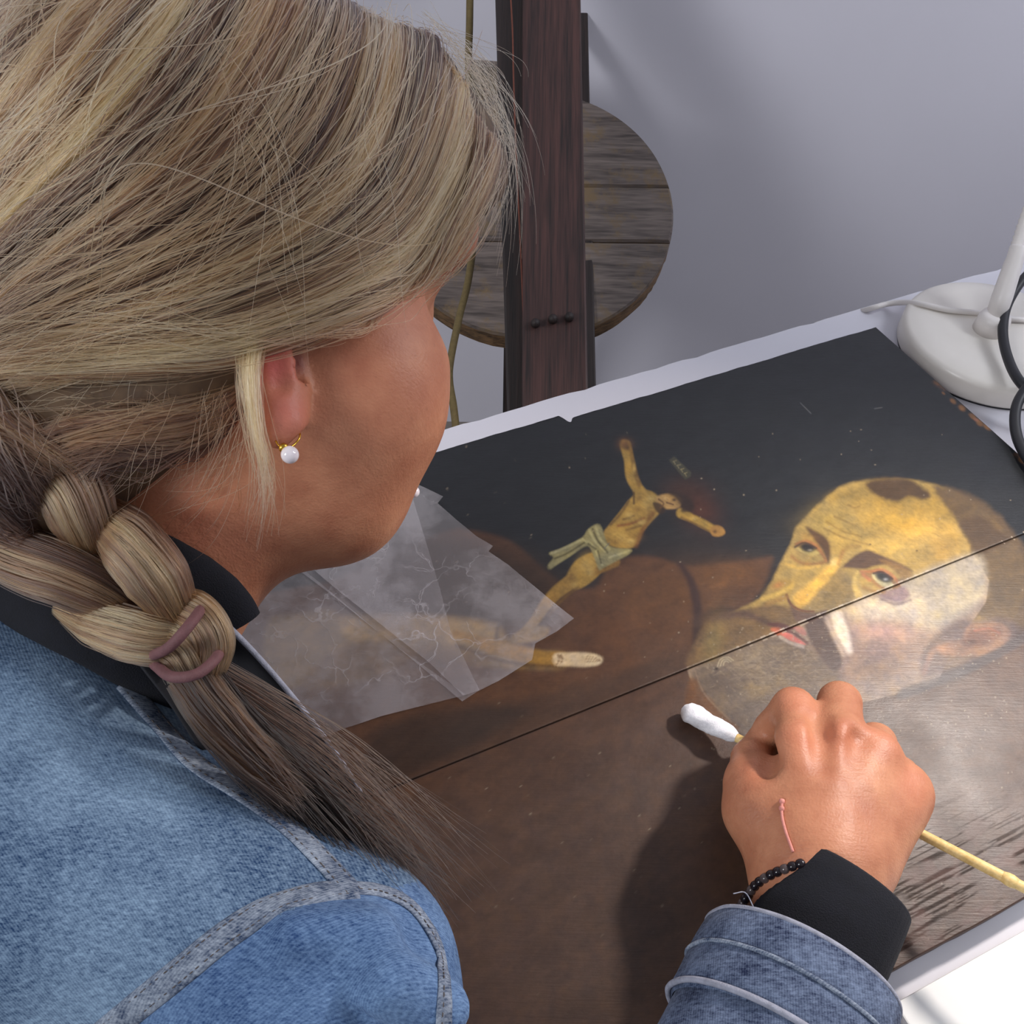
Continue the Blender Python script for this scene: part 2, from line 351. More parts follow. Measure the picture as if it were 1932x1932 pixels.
    s.poly([(1098, 1014), (1110, 998), (1132, 990), (1150, 1030), (1190, 1036), (1186, 1046), (1160, 1060), (1138, 1072), (1130, 1075), (1120, 1050), (1108, 1030), (1075, 1050), (1050, 1066), (1038, 1074), (1034, 1066), (1044, 1052), (1036, 1043), (1060, 1034)], lc, 2.5)
    for q in ([(1112, 1000), (1122, 1020), (1142, 1040)], [(1124, 994), (1132, 1015), (1150, 1036)], [(1100, 1018), (1120, 1032), (1136, 1066)], [(1040, 1044), (1070, 1032), (1098, 1018)], [(1150, 1052), (1186, 1040)]): s.line(q, 2.2, ll, 2, .8)
    for q in ([(1118, 998), (1128, 1020), (1146, 1042)], [(1046, 1054), (1070, 1044), (1102, 1024)], [(1128, 1040), (1134, 1062)], [(1110, 1026), (1124, 1036)]): s.line(q, 1.8, ld, 1.8, .8)
    s.poly([(1262, 868), (1272, 861), (1304, 891), (1303, 899), (1293, 905), (1278, 888)], (66, 64, 52), 2, .9, smooth=False)
    for k, L in enumerate((6, 7, 6, 5)): s.line([(1270+7*k, 871+7.5*k), (1270+7*k+L, 869+7.5*k)], .9, (120, 112, 84), 1, .8, sm=False); s.line([(1271+7*k, 870+7.5*k), (1274+7*k, 876+7.5*k)], .8, (120, 112, 84), 1, .8, sm=False)
    # the saint's head: yellowed varnish above the joint, cleaned paint below it
    face = [(1499, 1002), (1512, 985), (1530, 966), (1560, 938), (1590, 917), (1638, 906), (1702, 904), (1769, 916), (1820, 940), (1871, 975), (1908, 1019), (1931, 1055), (1935, 1120), (1905, 1180), (1870, 1222), (1800, 1255), (1700, 1290), (1560, 1330), (1420, 1380), (1344, 1350), (1307, 1268), (1330, 1200), (1375, 1160), (1436, 1128), (1452, 1103), (1462, 1083), (1476, 1056), (1492, 1025)]
    s.poly(face, (172, 142, 80), 4.5, wob=2)
    s.poly([(1560, 940), (1640, 910), (1760, 920), (1830, 960), (1800, 985), (1700, 965), (1620, 950)], (150, 120, 56), 14, .7)
    s.spot(1700, 985, 75, 26, (208, 160, 58), .8, 12); s.spot(1650, 1030, 90, 22, (204, 166, 82), .6, 14); s.spot(1780, 1030, 30, 40, (188, 144, 64), .6)
    s.spot(1560, 985, 40, 30, (176, 148, 80), .7, -20); s.spot(1545, 1030, 16, 12, (196, 156, 78), .5)
    for q in ([(1560, 985), (1590, 1002), (1625, 1012)], [(1556, 997), (1592, 1014), (1640, 1028)], [(1575, 975), (1615, 992)], [(1600, 953), (1612, 958), (1622, 955)]): s.line(q, 1.6, (132, 100, 50), 2.4, .6)
    s.poly([(1632, 912), (1660, 903), (1712, 904), (1752, 930), (1745, 942), (1715, 936), (1690, 946), (1655, 936)], (74, 54, 38), 6, .95, 3)
    s.poly([(1452, 1105), (1478, 1090), (1500, 1100), (1490, 1120), (1462, 1132), (1436, 1130)], (160, 128, 66), 6, .6); s.spot(1620, 1000, 40, 16, (150, 124, 66), .5, 10); s.spot(1745, 1000, 30, 18, (214, 170, 84), .5)
    s.spot(1600, 1100, 22, 12, (128, 112, 82), .5, 30)
    # hair at the side
    s.poly([(1760, 918), (1827, 932), (1880, 966), (1918, 1011), (1944, 1042), (1990, 1080), (1990, 1190), (1900, 1175), (1830, 1170), (1752, 1214), (1742, 1200), (1800, 1160), (1842, 1136), (1858, 1098), (1840, 1048), (1822, 1010), (1800, 975)], (96, 76, 54), 7, .95, 3)
    s.poly([(1808, 985), (1850, 975), (1890, 1005), (1905, 1022), (1840, 1050), (1826, 1020)], (80, 60, 42), 6, .8, 2)
    # lower, cleaned part
    lower = [(1296, 1258.5), (1480, 1186), (1640, 1122.5), (1836, 1045), (1866, 1095), (1860, 1136), (1830, 1180), (1790, 1240), (1770, 1285), (1710, 1306), (1560, 1340), (1420, 1392), (1340, 1356), (1300, 1275)]
    s.poly(lower, (150, 128, 110), 2, smooth=False)
    s.poly([(1690, 1105), (1836, 1046), (1860, 1092), (1852, 1132), (1800, 1170), (1745, 1190), (1700, 1150)], (178, 164, 140), 12, .9)
    s.spot(1666, 1150, 62, 22, (226, 204, 168), .95, 8); s.spot(1640, 1158, 40, 22, (232, 208, 174), .7); s.spot(1720, 1140, 30, 30, (214, 194, 170), .6)
    s.spot(1668, 1192, 60, 20, (204, 156, 136), .8, 6); s.spot(1650, 1232, 90, 28, (150, 118, 104), .8); s.spot(1740, 1215, 30, 36, (148, 122, 108), .7)
    s.spot(1660, 1262, 70, 26, (132, 106, 92), .7); s.spot(1590, 1270, 40, 30, (134, 106, 92), .7)
    s.line([(1577, 1158), (1588, 1190), (1602, 1228)], [10, 13, 6], (232, 212, 188), 6, .95); s.line([(1560, 1168), (1574, 1200), (1590, 1236)], [3, 6, 4], (196, 172, 150), 5, .7)
    s.poly([(1660, 1122), (1702, 1106), (1716, 1122), (1702, 1136), (1678, 1134)], (146, 118, 116), 5, .9); s.line([(1662, 1130), (1690, 1140), (1718, 1132)], 2, (120, 94, 94), 3, .7)
    # beard and moustache
    s.poly([(1307, 1268), (1420, 1212), (1470, 1196), (1520, 1216), (1556, 1242), (1580, 1262), (1580, 1330), (1420, 1385), (1344, 1345)], (112, 94, 78), 10, .95)
    s.spot(1420, 1245, 46, 24, (150, 132, 108), .7, -20); s.spot(1440, 1292, 60, 22, (140, 120, 92), .6, -20); s.spot(1360, 1290, 30, 26, (98, 82, 72), .6)
    s.poly([(1518, 1172), (1546, 1160), (1558, 1178), (1574, 1212), (1588, 1240), (1584, 1262), (1566, 1262), (1546, 1238), (1530, 1214), (1522, 1192)], (88, 68, 60), 5, .95)
    s.poly([(1298, 1258), (1312, 1210), (1340, 1172), (1380, 1156), (1425, 1143), (1470, 1140), (1502, 1150), (1524, 1170), (1482, 1187), (1400, 1219)], (112, 86, 58), 6, .93, 3)
    s.line([(1345, 1168), (1400, 1158), (1440, 1172), (1470, 1184)], [6, 7, 6, 4], (86, 62, 54), 6, .75); s.spot(1346, 1212, 18, 40, (140, 118, 70), .75, 12)
    # mouth
    s.line([(1450, 1178), (1472, 1180), (1490, 1186), (1500, 1182)], [2, 5, 5, 2], (92, 50, 46), 3, .9)
    s.poly([(1454, 1186), (1468, 1184), (1482, 1192), (1474, 1200), (1462, 1196)], (180, 96, 66), 3, .9)
    s.poly([(1474, 1196), (1486, 1193), (1505, 1204), (1520, 1216), (1504, 1213), (1486, 1206)], (204, 112, 102), 2.6)
    s.line([(1482, 1190), (1500, 1196), (1524, 1214)], 2.5, (96, 58, 56), 2.2, .85); s.poly([(1496, 1184), (1512, 1182), (1522, 1196), (1512, 1198)], (178, 116, 104), 3, .8)
    s.line([(1472, 1202), (1490, 1212), (1515, 1220)], 3, (206, 186, 168), 3, .6)
    # nose
    s.poly([(1578, 1062), (1600, 1085), (1612, 1120), (1606, 1140), (1560, 1158), (1530, 1160), (1508, 1150), (1530, 1115), (1556, 1085)], (146, 120, 74), 8, .85)
    s.poly([(1590, 1088), (1606, 1106), (1604, 1132), (1572, 1150), (1548, 1138), (1566, 1110)], (130, 108, 70), 8, .7)
    s.line([(1578, 1062), (1560, 1084), (1536, 1108), (1512, 1130)], [7, 10, 11, 14], (224, 176, 80), 6, .95); s.spot(1573, 1062, 8, 7, (228, 196, 124), .8); s.spot(1512, 1126, 12, 12, (218, 166, 76), .7)
    s.line([(1618, 1080), (1612, 1100), (1620, 1124)], [3, 5, 6], (212, 176, 96), 4, .8)
    s.poly([(1484, 1124), (1492, 1140), (1510, 1152), (1540, 1156), (1560, 1150), (1552, 1164), (1516, 1176), (1500, 1170)], (96, 72, 62), 4, .95)
    s.line([(1484, 1122), (1492, 1139), (1510, 1151), (1535, 1154)], 2.2, (104, 62, 42), 2, .9)
    s.line([(1440, 1130), (1472, 1118), (1494, 1106)], 4, (206, 168, 80), 4, .8); s.line([(1446, 1140), (1470, 1132), (1484, 1126)], 4, (150, 110, 58), 5, .7); s.spot(1468, 1104, 10, 6, (190, 122, 64), .7, -20)
    # eyes and brows
    s.poly([(1520, 994), (1536, 1000), (1556, 1012), (1566, 1028), (1566, 1058), (1560, 1062), (1552, 1040), (1536, 1020)], (84, 58, 42), 5, .95)
    s.spot(1522, 1012, 14, 7, (150, 112, 58), .6, 20)
    s.poly([(1498, 1030), (1506, 1022), (1524, 1020), (1544, 1032), (1552, 1048), (1540, 1046), (1520, 1044), (1504, 1040)], (140, 110, 66), 3.5, .9)
    s.poly([(1500, 1034), (1512, 1042), (1532, 1048), (1546, 1044), (1530, 1034)], (186, 164, 98), 3, .8); s.spot(1524, 1033, 15, 9, (34, 28, 26), 1, 10, 3); s.spot(1528, 1038, 4, 2, (160, 150, 130), .7)
    s.line([(1502, 1026), (1520, 1021), (1538, 1028), (1550, 1042), (1558, 1058)], [2, 3, 3.5, 3, 2], (160, 104, 62), 3, .8); s.line([(1500, 1032), (1518, 1024), (1540, 1034)], 2, (58, 38, 30), 2, .8)
    s.line([(1494, 1050), (1512, 1062), (1540, 1064), (1556, 1060)], 3, (142, 94, 56), 4, .7); s.line([(1484, 1064), (1510, 1072), (1545, 1068)], 2.5, (206, 166, 84), 3, .7)
    s.poly([(1590, 1070), (1606, 1054), (1620, 1044), (1638, 1038), (1664, 1048), (1700, 1064), (1722, 1078), (1700, 1074), (1674, 1066), (1650, 1068), (1632, 1074), (1610, 1072)], (84, 60, 48), 4, .95)
    s.poly([(1660, 1056), (1700, 1066), (1722, 1084), (1704, 1092), (1684, 1074)], (140, 104, 58), 5, .8)
    s.poly([(1622, 1078), (1645, 1076), (1668, 1078), (1690, 1098), (1700, 1106), (1686, 1112), (1664, 1112), (1648, 1102), (1636, 1090)], (150, 110, 72), 3.5, .9)
    s.poly([(1645, 1084), (1652, 1096), (1668, 1107), (1686, 1106), (1676, 1092), (1658, 1082)], (200, 186, 140), 2.5, .95); s.spot(1667, 1088, 19, 10.5, (38, 36, 36), 1, 25, 3); s.spot(1671, 1093, 4, 2.5, (176, 172, 166), .8)
    s.line([(1624, 1078), (1644, 1078), (1662, 1075), (1682, 1085), (1697, 1102)], [1.5, 2.5, 3.5, 3.5, 2.5], (182, 116, 72), 2.6, .85); s.line([(1648, 1082), (1664, 1079), (1684, 1092)], 1.8, (70, 42, 36), 1.6, .9)
    s.line([(1628, 1084), (1640, 1094)], 3, (176, 104, 74), 3, .7); s.line([(1630, 1108), (1650, 1116), (1668, 1118)], 3, (156, 112, 58), 4, .7); s.spot(1700, 1096, 8, 5, (110, 74, 54), .7)
    s.line([(1586, 1048), (1600, 1032), (1620, 1030)], 4, (150, 118, 66), 5, .7); s.line([(1582, 1064), (1590, 1040)], 3, (160, 112, 56), 4, .6)
    # ear, shadow behind jaw, hood edge
    s.poly([(1752, 1214), (1806, 1172), (1846, 1168), (1900, 1165), (1920, 1190), (1900, 1215), (1850, 1245), (1790, 1262), (1742, 1282), (1738, 1250)], (104, 84, 76), 8, .9)
    s.poly([(1764, 1222), (1790, 1212), (1814, 1204), (1822, 1186), (1842, 1176), (1880, 1174), (1902, 1184), (1906, 1196), (1896, 1216), (1858, 1235), (1812, 1238), (1780, 1236)], (142, 106, 84), 5, .9, 3)
    s.poly([(1826, 1194), (1846, 1184), (1878, 1184), (1890, 1196), (1866, 1214), (1836, 1222), (1816, 1218)], (116, 78, 62), 6, .85); s.spot(1835, 1212, 10, 7, (76, 50, 44), .8); s.line([(1838, 1190), (1866, 1186), (1886, 1194)], 2, (150, 94, 72), 2, .8)
    s.spot(1780, 1226, 14, 8, (170, 124, 98), .6); s.line([(1760, 1228), (1750, 1250), (1744, 1268)], 5, (150, 112, 92), 5, .7)
    s.poly([(1700, 1300), (1763, 1278), (1850, 1240), (1925, 1196), (1990, 1150), (1990, 1175), (1880, 1245), (1780, 1290), (1700, 1320)], (76, 66, 66), 5, .8)
    # uncleaned varnish islands, marks, worn edges
    s.poly([(1298, 1295), (1312, 1280), (1330, 1310), (1362, 1345), (1392, 1372), (1372, 1380), (1330, 1352), (1296, 1345)], (112, 70, 34), 6, .85, 4)
    s.line([(1310, 1262), (1330, 1310), (1380, 1362)], 1.4, (150, 124, 100), 1.5, .5)
    for r in (5, 10, 15): s.line([(1370-r*1.1, 1254+r*.25), (1370-r*.7, 1252-r*.55), (1370+r*.2, 1251-r*.75), (1370+r*.9, 1252-r*.4)], 1.3, (176, 160, 128), 1.2, .8)
    s.spot(1352, 1262, 3.5, 3, (40, 28, 24), 1); s.spot(1642, 1027, 2, 1.6, (70, 46, 30), .9); s.spot(1730, 1039, 2, 1.6, (70, 46, 30), .9)
    # chipped bare wood on the far right edge
    for px, py, rx, ry in ((1798, 757, 7, 4), (1815, 770, 8, 5), (1835, 786, 9, 4), (1848, 798, 8, 5), (1862, 806, 9, 4), (1928, 868, 8, 5), (1780, 742, 4, 2)):
        s.spot(px, py, rx, ry, (128, 88, 52), .95, 40, 2)
    s.spot(1842, 792, 5, 3, (146, 98, 76), .9, 20, 2)
    for x0, y0, x1, y1 in ((1510, 760, 1530, 780), (1650, 771, 1664, 769), (1140, 1035, 1150, 1024)): s.line([(x0, y0), (x1, y1)], .8, (104, 104, 104), .9, .8, sm=False)
    # brush grain, open wood grain low on the right, dust specks
    s.c *= (1+.40*(n1-.5)+.26*(n2-.5))[:, None]
    hx, hy = x+6*(fbm(x/40, y/40, 2)-.5), y; st1 = fbm((hx+.6*hy)/9, (hy-.6*hx)/2.6, 3); st2 = fbm((hx-.5*hy)/22+40, (hy+.5*hx)/22, 3); st3 = fbm((hx+.3*hy)/5, (hy-.8*hx)/5, 2)
    inface = np.clip(.5+.5*(s.c.mean(1)-.06)/.05, 0, 1)
    s.c *= (1+inface*(.34*(st1-.5)+.50*(st2-.5)+.20*(st3-.5)))[:, None]
    s.c *= 1+inface[:, None]*(st2-.5)[:, None]*np.array([[.10, -.02, -.5]])
    jd = np.abs(s.v-(-.243)+.0006*(fbm(s.u*160, s.u*0, 3)-.5)); kk = np.clip(1-(jd-.00025)/.0006, 0, 1)*.85; s._mix(full, kk, (30, 24, 22))
    chips = (vnoise(s.u*420, s.u*0+2) > .74) & (jd > .0006) & (jd < .0017) & (s.u > -.34); s._mix(full, chips*.55, (190, 172, 150))
    gr = fbm(s.u*30, s.v*950, 3); w = np.clip((x-1560)/140, 0, 1)*np.clip((y-1480)/120, 0, 1)
    crack = np.clip((gr-.56)/.05, 0, 1)*w*np.clip((fbm(s.u*60, s.v*120, 2)-.38)*5, 0, 1)
    s.c *= (1-.6*crack)[:, None]
    s._mix(full, .35*w*np.clip((fbm(s.u*90, s.v*160, 3)-.5)*4, 0, 1), (128, 92, 84))
    rs = np.random.default_rng(3)
    ew = np.clip(1-np.abs(s.u+.0015)/.0045, 0, 1)*np.clip((fbm(s.v*55, s.v*0+4, 3)-.50)*9, 0, 1)*np.clip((-.045-s.v)*200, 0, 1); s._mix(full, np.clip(ew*2*fbm(s.u*700, s.v*500, 2), 0, 1)*.9, (122, 82, 54))
    for k in range(420):
        px, py = rs.uniform(760, 1932), rs.uniform(800, 1900)
        if rs.random() < .45: px, py = rs.uniform(1320, 1900), rs.uniform(1180, 1420)
        s.spot(px, py, rs.uniform(.8, 1.7), rs.uniform(.8, 1.5), (172, 156, 132), rs.uniform(.35, .9))
    for k in range(380):                                    # beard strokes
        px, py = rs.normal(1440, 55), rs.normal(1262, 34)
        if py > JL(px)+8: s.line([(px, py), (px+rs.uniform(4, 14), py+rs.uniform(-6, 8))], .8, (158, 138, 112) if rs.random() < .55 else (88, 70, 60), 1.3, .40, sm=False)
    s.crack = crack; return s.c, 1-.75*crack
VJ = -.243
def spacing(lo, hi, dense, fine, coarse):
    xs = [lo]
    while xs[-1] < hi:
        a = xs[-1]; inside = min(max(0, dense[0]-a), 1) if a < dense[0] else max(0, a-dense[1])
        xs.append(a+min(coarse, fine+inside*.02))
    xs[-1] = hi; return np.array(xs)
PAINT_GAIN = 0.74
def plank(name, v0, v1, dense_v, far=None, near=None, notch=None):
    us = spacing(-.72, 0, (-.36, -.02), .00062, .0016); vs_ = spacing(v0, v1, dense_v, .00062, .0016)
    U, V = np.meshgrid(us, vs_, indexing='ij'); wv = (V-v0)/(v1-v0)
    if far is not None: V = V+far(U)*np.clip((wv-.9)/.1, 0, 1)
    if near is not None: V = V+near(U)*np.clip((.06-wv)/.06, 0, 1)
    nu, nv = U.shape
    zz = -.0005*np.exp(-((V-VJ)/.0006)**2)+.00018*(fbm(U*70, V*70, 2)-.5)
    P = C0+U[..., None]*DA+V[..., None]*DB; P[..., 2] = PZ+zz
    P = P.reshape(-1, 3); cols, cra = paint_panel(P); cols = cols*PAINT_GAIN
    idx = np.arange(nu*nv).reshape(nu, nv)
    q = np.stack([idx[:-1, :-1], idx[1:, :-1], idx[1:, 1:], idx[:-1, 1:]], -1)
    keep = np.ones(q.shape[:2], bool)
    if notch is not None:
        uc = .5*(us[:-1]+us[1:]); vc = .5*(vs_[:-1]+vs_[1:]); keep = ~notch(uc[:, None]+0*vc[None], vc[None]+0*uc[:, None])
    q = q[keep]
    e = np.concatenate([q[:, [k, (k+1) % 4]] for k in range(4)]); es = np.sort(e, 1); key = es[:, 0]*(nu*nv)+es[:, 1]
    un, first, cnt = np.unique(key, return_index=True, return_counts=True); be = e[first[cnt == 1]]
    bv = np.unique(be); mp = np.full(nu*nv, -1); mp[bv] = np.arange(len(bv))+nu*nv
    Pb = P[bv].copy(); Pb[:, 2] = TZ+.0004
    side = np.stack([be[:, 1], be[:, 0], mp[be[:, 0]], mp[be[:, 1]]], 1)
    allP = np.vstack([P, Pb]); Fq = np.vstack([q, side])
    used = np.unique(Fq); rm = np.full(len(allP), -1); rm[used] = np.arange(len(used))
    cc = np.vstack([cols, np.tile(s2l((74, 44, 34)), (len(Pb), 1))])[used]
    ca_ = np.r_[cra, np.ones(len(Pb))][used]
    o = mesh(name, allP[used], rm[Fq].astype(np.int64), panel, M['paint'])
    at = o.data.color_attributes.new('pigment', 'FLOAT_COLOR', 'POINT')
    at.data.foreach_set('color', np.hstack([cc, ca_[:, None]]).astype(np.float32).ravel())
    return o
m = NT('old_varnished_oil_paint'); a = m.n('ShaderNodeAttribute', attribute_name='pigment'); m.base(a.outputs['Color'])
v = m.coord((1, 1, 1), (0, 0, -ANG)); vg = m.coord((18, 240, 1), (0, 0, -ANG)); g = m.noise(vg, 3.2, 5, .65); f = m.noise(v, 420, 4, .6)
m.l(m.ramp(m.noise(v, 30, 4), [(.3, (.36,)*3), (.7, (.47,)*3)]), m.b.inputs['Roughness'])
m.bump(m.math('ADD', m.math('MULTIPLY', g, .8), m.math('MULTIPLY', f, .5)), .32, .0006); m.l(m.math('MULTIPLY', a.outputs['Alpha'], .43), m.b.inputs['Specular IOR Level']); M['paint'] = m.m
panel = empty('painted_panel', UV(-.3, -.22, TZ), 'old oil painting of a tonsured saint and crucifix on joined planks, lying flat', 'painting')
un_ = uv(PL(1062, 782))[0]
def far_edge(U): return .0016*(fbm(U*60, U*0, 3)-.5)+np.where(U < un_, .0065, 0)*np.clip((un_-U)/.004, 0, 1)-.004*np.exp(-((U-un_-.002)/.0025)**2)
plank('plank', VJ+.0003, 0.0, (-.243, -.09), far=far_edge)
plank('plank', -.4405, VJ-.0003, (-.44, -.243), near=lambda U: .001*(fbm(U*50, U*0, 2)-.5), notch=lambda u, w: (u < -.343-.25*(w+.4405)) & (u > -.43) & (w < -.418))
# ------------------------------------------------------------------ glassine sheets
m = NT('glassine_tissue'); v = m.coord(); n = m.noise(v, 14, 6, .7)
vor = m.n('ShaderNodeTexVoronoi', feature='DISTANCE_TO_EDGE'); vor.inputs['Scale'].default_value = 34; 
dis = m.n('ShaderNodeMix', data_type='VECTOR'); nz = m.n('ShaderNodeTexNoise'); nz.inputs['Scale'].default_value = 22; nz.inputs['Detail'].default_value = 4
m.l(v, nz.inputs['Vector']); m.l(v, dis.inputs[4]); m.l(nz.outputs['Color'], dis.inputs[5]); dis.inputs[0].default_value = .09; m.l(dis.outputs[1], vor.inputs['Vector'])
cre = m.ramp(vor.outputs['Distance'], [(.0, (1, 1, 1)), (.035, (0, 0, 0))])
creb = m.math('MULTIPLY', cre, m.ramp(m.noise(v, 20, 3), [(.45, (0, 0, 0)), (.62, (1, 1, 1))]))
tr = m.n('ShaderNodeBsdfTransparent'); tr.inputs[0].default_value = (.97, .97, .98, 1); mx = m.n('ShaderNodeMixShader')
m.base((.60, .57, .60)); m.set(Roughness=.32, Specular_IOR_Level=.6); m.bump(m.math('ADD', n, m.math('MULTIPLY', cre, .25)), .35, .0012)
fac = m.math('ADD', m.math('ADD', m.math('MULTIPLY', creb, .22), .17), m.math('MULTIPLY', m.ramp(n, [(.44, (0, 0, 0)), (.58, (1, 1, 1))]), .15))
m.l(fac, mx.inputs[0]); m.l(tr.outputs[0], mx.inputs[1]); m.l(m.b.outputs[0], mx.inputs[2]); m.l(mx.outputs[0], m.out.inputs[0]); M['tissue'] = m.m
def tissue(px, z, label, seed, curl=.002):
    """thin crumpled sheet: triangulated grid clipped to the outline"""
    P = [PL(x, y, PZ+z) for x, y in px]; bm = bmesh.new()
    bm.faces.new([bm.verts.new(p) for p in P])
    lo, hi = np.min(P, 0), np.max(P, 0)
    for ax, k in ((0, 42), (1, 42)):
        for t in np.linspace(lo[ax], hi[ax], k+2)[1:-1]:
            no = [0, 0, 0]; no[ax] = 1; cc = [0, 0, 0]; cc[ax] = t
            bmesh.ops.bisect_plane(bm, geom=bm.verts[:]+bm.edges[:]+bm.faces[:], plane_co=cc, plane_no=no)
    co_ = np.array([v_.co for v_ in bm.verts]); zz = curl*(fbm(co_[:, 0]*28+seed, co_[:, 1]*28, 4)-.35)
    for v_, dz in zip(bm.verts, zz): v_.co.z += max(dz, -.0004)
    me = bpy.data.meshes.new('glassine_sheet'); bm.to_mesh(me); bm.free()
    me.polygons.foreach_set('use_smooth', np.ones(len(me.polygons), bool))
    o = link('glassine_sheet', me, None, M['tissue']); return tag(o, label, 'tissue', 'glassine sheets over the painting')
tissue([(385, 1130), (470, 1080), (552, 1058), (640, 1130), (740, 1215), (880, 1312), (800, 1332), (720, 1352), (650, 1374), (590, 1398), (500, 1330), (420, 1240)], .0012, 'lower left glassine sheet running under the jacket collar', 1)
tissue([(545, 1062), (620, 1020), (700, 960), (768, 905), (800, 1010), (830, 1110), (850, 1190), (905, 1302), (872, 1324), (800, 1262), (700, 1182), (620, 1118)], .0026, 'middle glassine sheet with long diagonal edge below the woman\'s chin', 7)
tissue([(575, 1062), (640, 1016), (700, 962), (768, 906), (800, 920), (836, 937), (826, 950), (862, 982), (900, 1012), (930, 1030), (922, 1040), (960, 1066), (1010, 1108), (1083, 1167), (1050, 1192), (1010, 1214), (1004, 1245), (940, 1285), (905, 1302), (874, 1312), (810, 1250), (715, 1176), (640, 1116)], .0042, 'right glassine sheet with torn stepped edge and pointed corner beside the crucifix', 13)
# ------------------------------------------------------------------ cotton swab
sw = empty('cotton_swab', H(1300, 1345, .006), 'bamboo swab with white cotton tip held over the painting by the right hand', 'swab')
T0 = H(1296, 1343, .0068); T1 = H(1975, 1697, .052); sd_ = nrm(T1-T0); sl_ = np.linalg.norm(T1-T0)
ts = np.linspace(.02, sl_+.03, 60); node = np.argmin(np.abs(np.array([project(T0+sd_*t)[0] for t in ts])-1905))
tube('stick', [T0+sd_*t for t in ts], [.0027]*1, sw, M['bamboo'], 14)
lathe('stick_node', [(.0026, -.004), (.0033, -.001), (.0034, .001), (.0026, .004)], T0+sd_*ts[node], sw, M['bamboo'], 16, sd_)
def cotton_blob():
    n, sg = 46, 36; V = []; F = []; z = nrm(sd_); x = nrm(np.cross(z, [0, 0, 1])); y = np.cross(z, x)
    L = np.linalg.norm(H(1392, 1392, .012)-T0)+.004
    prof = [(0, .0), (.04, .0035), (.14, .0062), (.3, .0066), (.5, .0058), (.7, .0056), (.86, .0050), (.95, .0038), (1, .0027)]
    for i in range(n):
        t = i/(n-1); r = np.interp(t, [p[0] for p in prof], [p[1] for p in prof]); c = T0+z*(t*L-.004)+A_([0, 0, .0004])
        for j in range(sg):
            a = 2*math.pi*j/sg; rr = r*(1+.16*(fbm(np.array([j*.35+t*9]), np.array([t*11.0]), 3)[0]-.5)+.06*math.sin(3*a+t*12))
            V.append(c+x*math.cos(a)*rr+y*math.sin(a)*rr)
    for i in range(n-1):
        for j in range(sg): F.append((i*sg+j, i*sg+(j+1) % sg, (i+1)*sg+(j+1) % sg, (i+1)*sg+j))
    o = mesh('cotton_tip', V, F, sw, M['swab_cotton']); V = np.array(V)
    d = (V-T0)@z; k = .9*np.clip((.0045-d)/.006, 0, 1)*np.clip(.75-((V-T0)@R1)*130, 0, 1)
    at = o.data.color_attributes.new('stain', 'FLOAT_COLOR', 'POINT'); at.data.foreach_set('color', np.repeat(np.c_[k, k, k, k*0+1], 1, 0).astype(np.float32).ravel())
m = NT('swab_cotton'); v = m.coord(); at_ = m.n('ShaderNodeAttribute', attribute_name='stain'); f = m.noise(v, 700, 4, .7)
m.base(m.mix(m.ramp(f, [(.3, (.80, .78, .82)), (.6, (.93, .92, .95))]), tuple(s2l((120, 84, 40))), at_.outputs['Fac'])); m.set(Roughness=.95, Sheen_Weight=.3); m.bump(f, .5, .0006); M['swab_cotton'] = m.m
cotton_blob()
# ------------------------------------------------------------------ desk lamp
LB = PL(1882, 622, TZ+.026); LB[2] = TZ
lp = empty('desk_lamp', LB, 'white gooseneck desk lamp with round enamel base beside the painting', 'lamp')
LR = .0815
lathe('base', [(LR-.002, .001), (LR, .004), (LR, .018), (LR-.0015, .0215), (LR-.005, .0238), (LR-.02, .0262), (.024, .028), (0.001, .0285)], LB, lp, M['enamel'], 96)
lathe('foot_pad', [(LR-.006, 0), (LR-.0015, .0), (LR-.0015, .0022), (LR-.006, .0022)], LB, lp, M['rubber'], 64)
PB = PL(1866, 622, TZ+.028); stem_top = W(1912, 486, np.linalg.norm(PB-CAM)/np.linalg.norm(ray(1868, 620))*.985)
lathe('socket', [(.0145, 0), (.0140, .012), (.0125, .016), (.009, .018)], PB, lp, M['white_plastic'], 40)
lathe('stem', [(.0085, 0), (.0088, .02), (.0078, .05), (.0072, np.linalg.norm(stem_top-PB)-.012), (.0076, np.linalg.norm(stem_top-PB)-.002), (.0066, np.linalg.norm(stem_top-PB))], PB+DZ*.012, lp, M['white_plastic'], 40, stem_top-PB)
g0 = stem_top; gd = nrm(stem_top-PB)
gn = smooth_path([g0-gd*.01, g0+gd*.06, g0+gd*.15+A_([.0, -.01, .01]), LAMP_HEAD+A_([.09, .16, .14]), LAMP_HEAD+A_([.06, .06, .17]), LAMP_HEAD+A_([.02, .015, .085])], 340)
rr = .0049+.0009*np.abs(np.sin(np.arange(340)*math.pi/2.0))
tube('gooseneck', gn, rr, lp, M['white_plastic'], 14)
ld_ = nrm(LAMP_AIM-LAMP_HEAD)
lathe('shade', [(.018, -.075), (.026, -.07), (.034, -.05), (.055, .0), (.062, .022), (.060, .022), (.053, .0), (.032, -.05), (.02, -.066), (.001, -.068)], LAMP_HEAD+ld_*.004, lp, M['enamel'], 48, ld_)
lathe('bulb', [(.004, -.066), (.012, -.06), (.014, -.045), (.019, -.032), (.014, -.024), (.002, -.022)], LAMP_HEAD, lp, M['white_plastic'], 24, ld_)
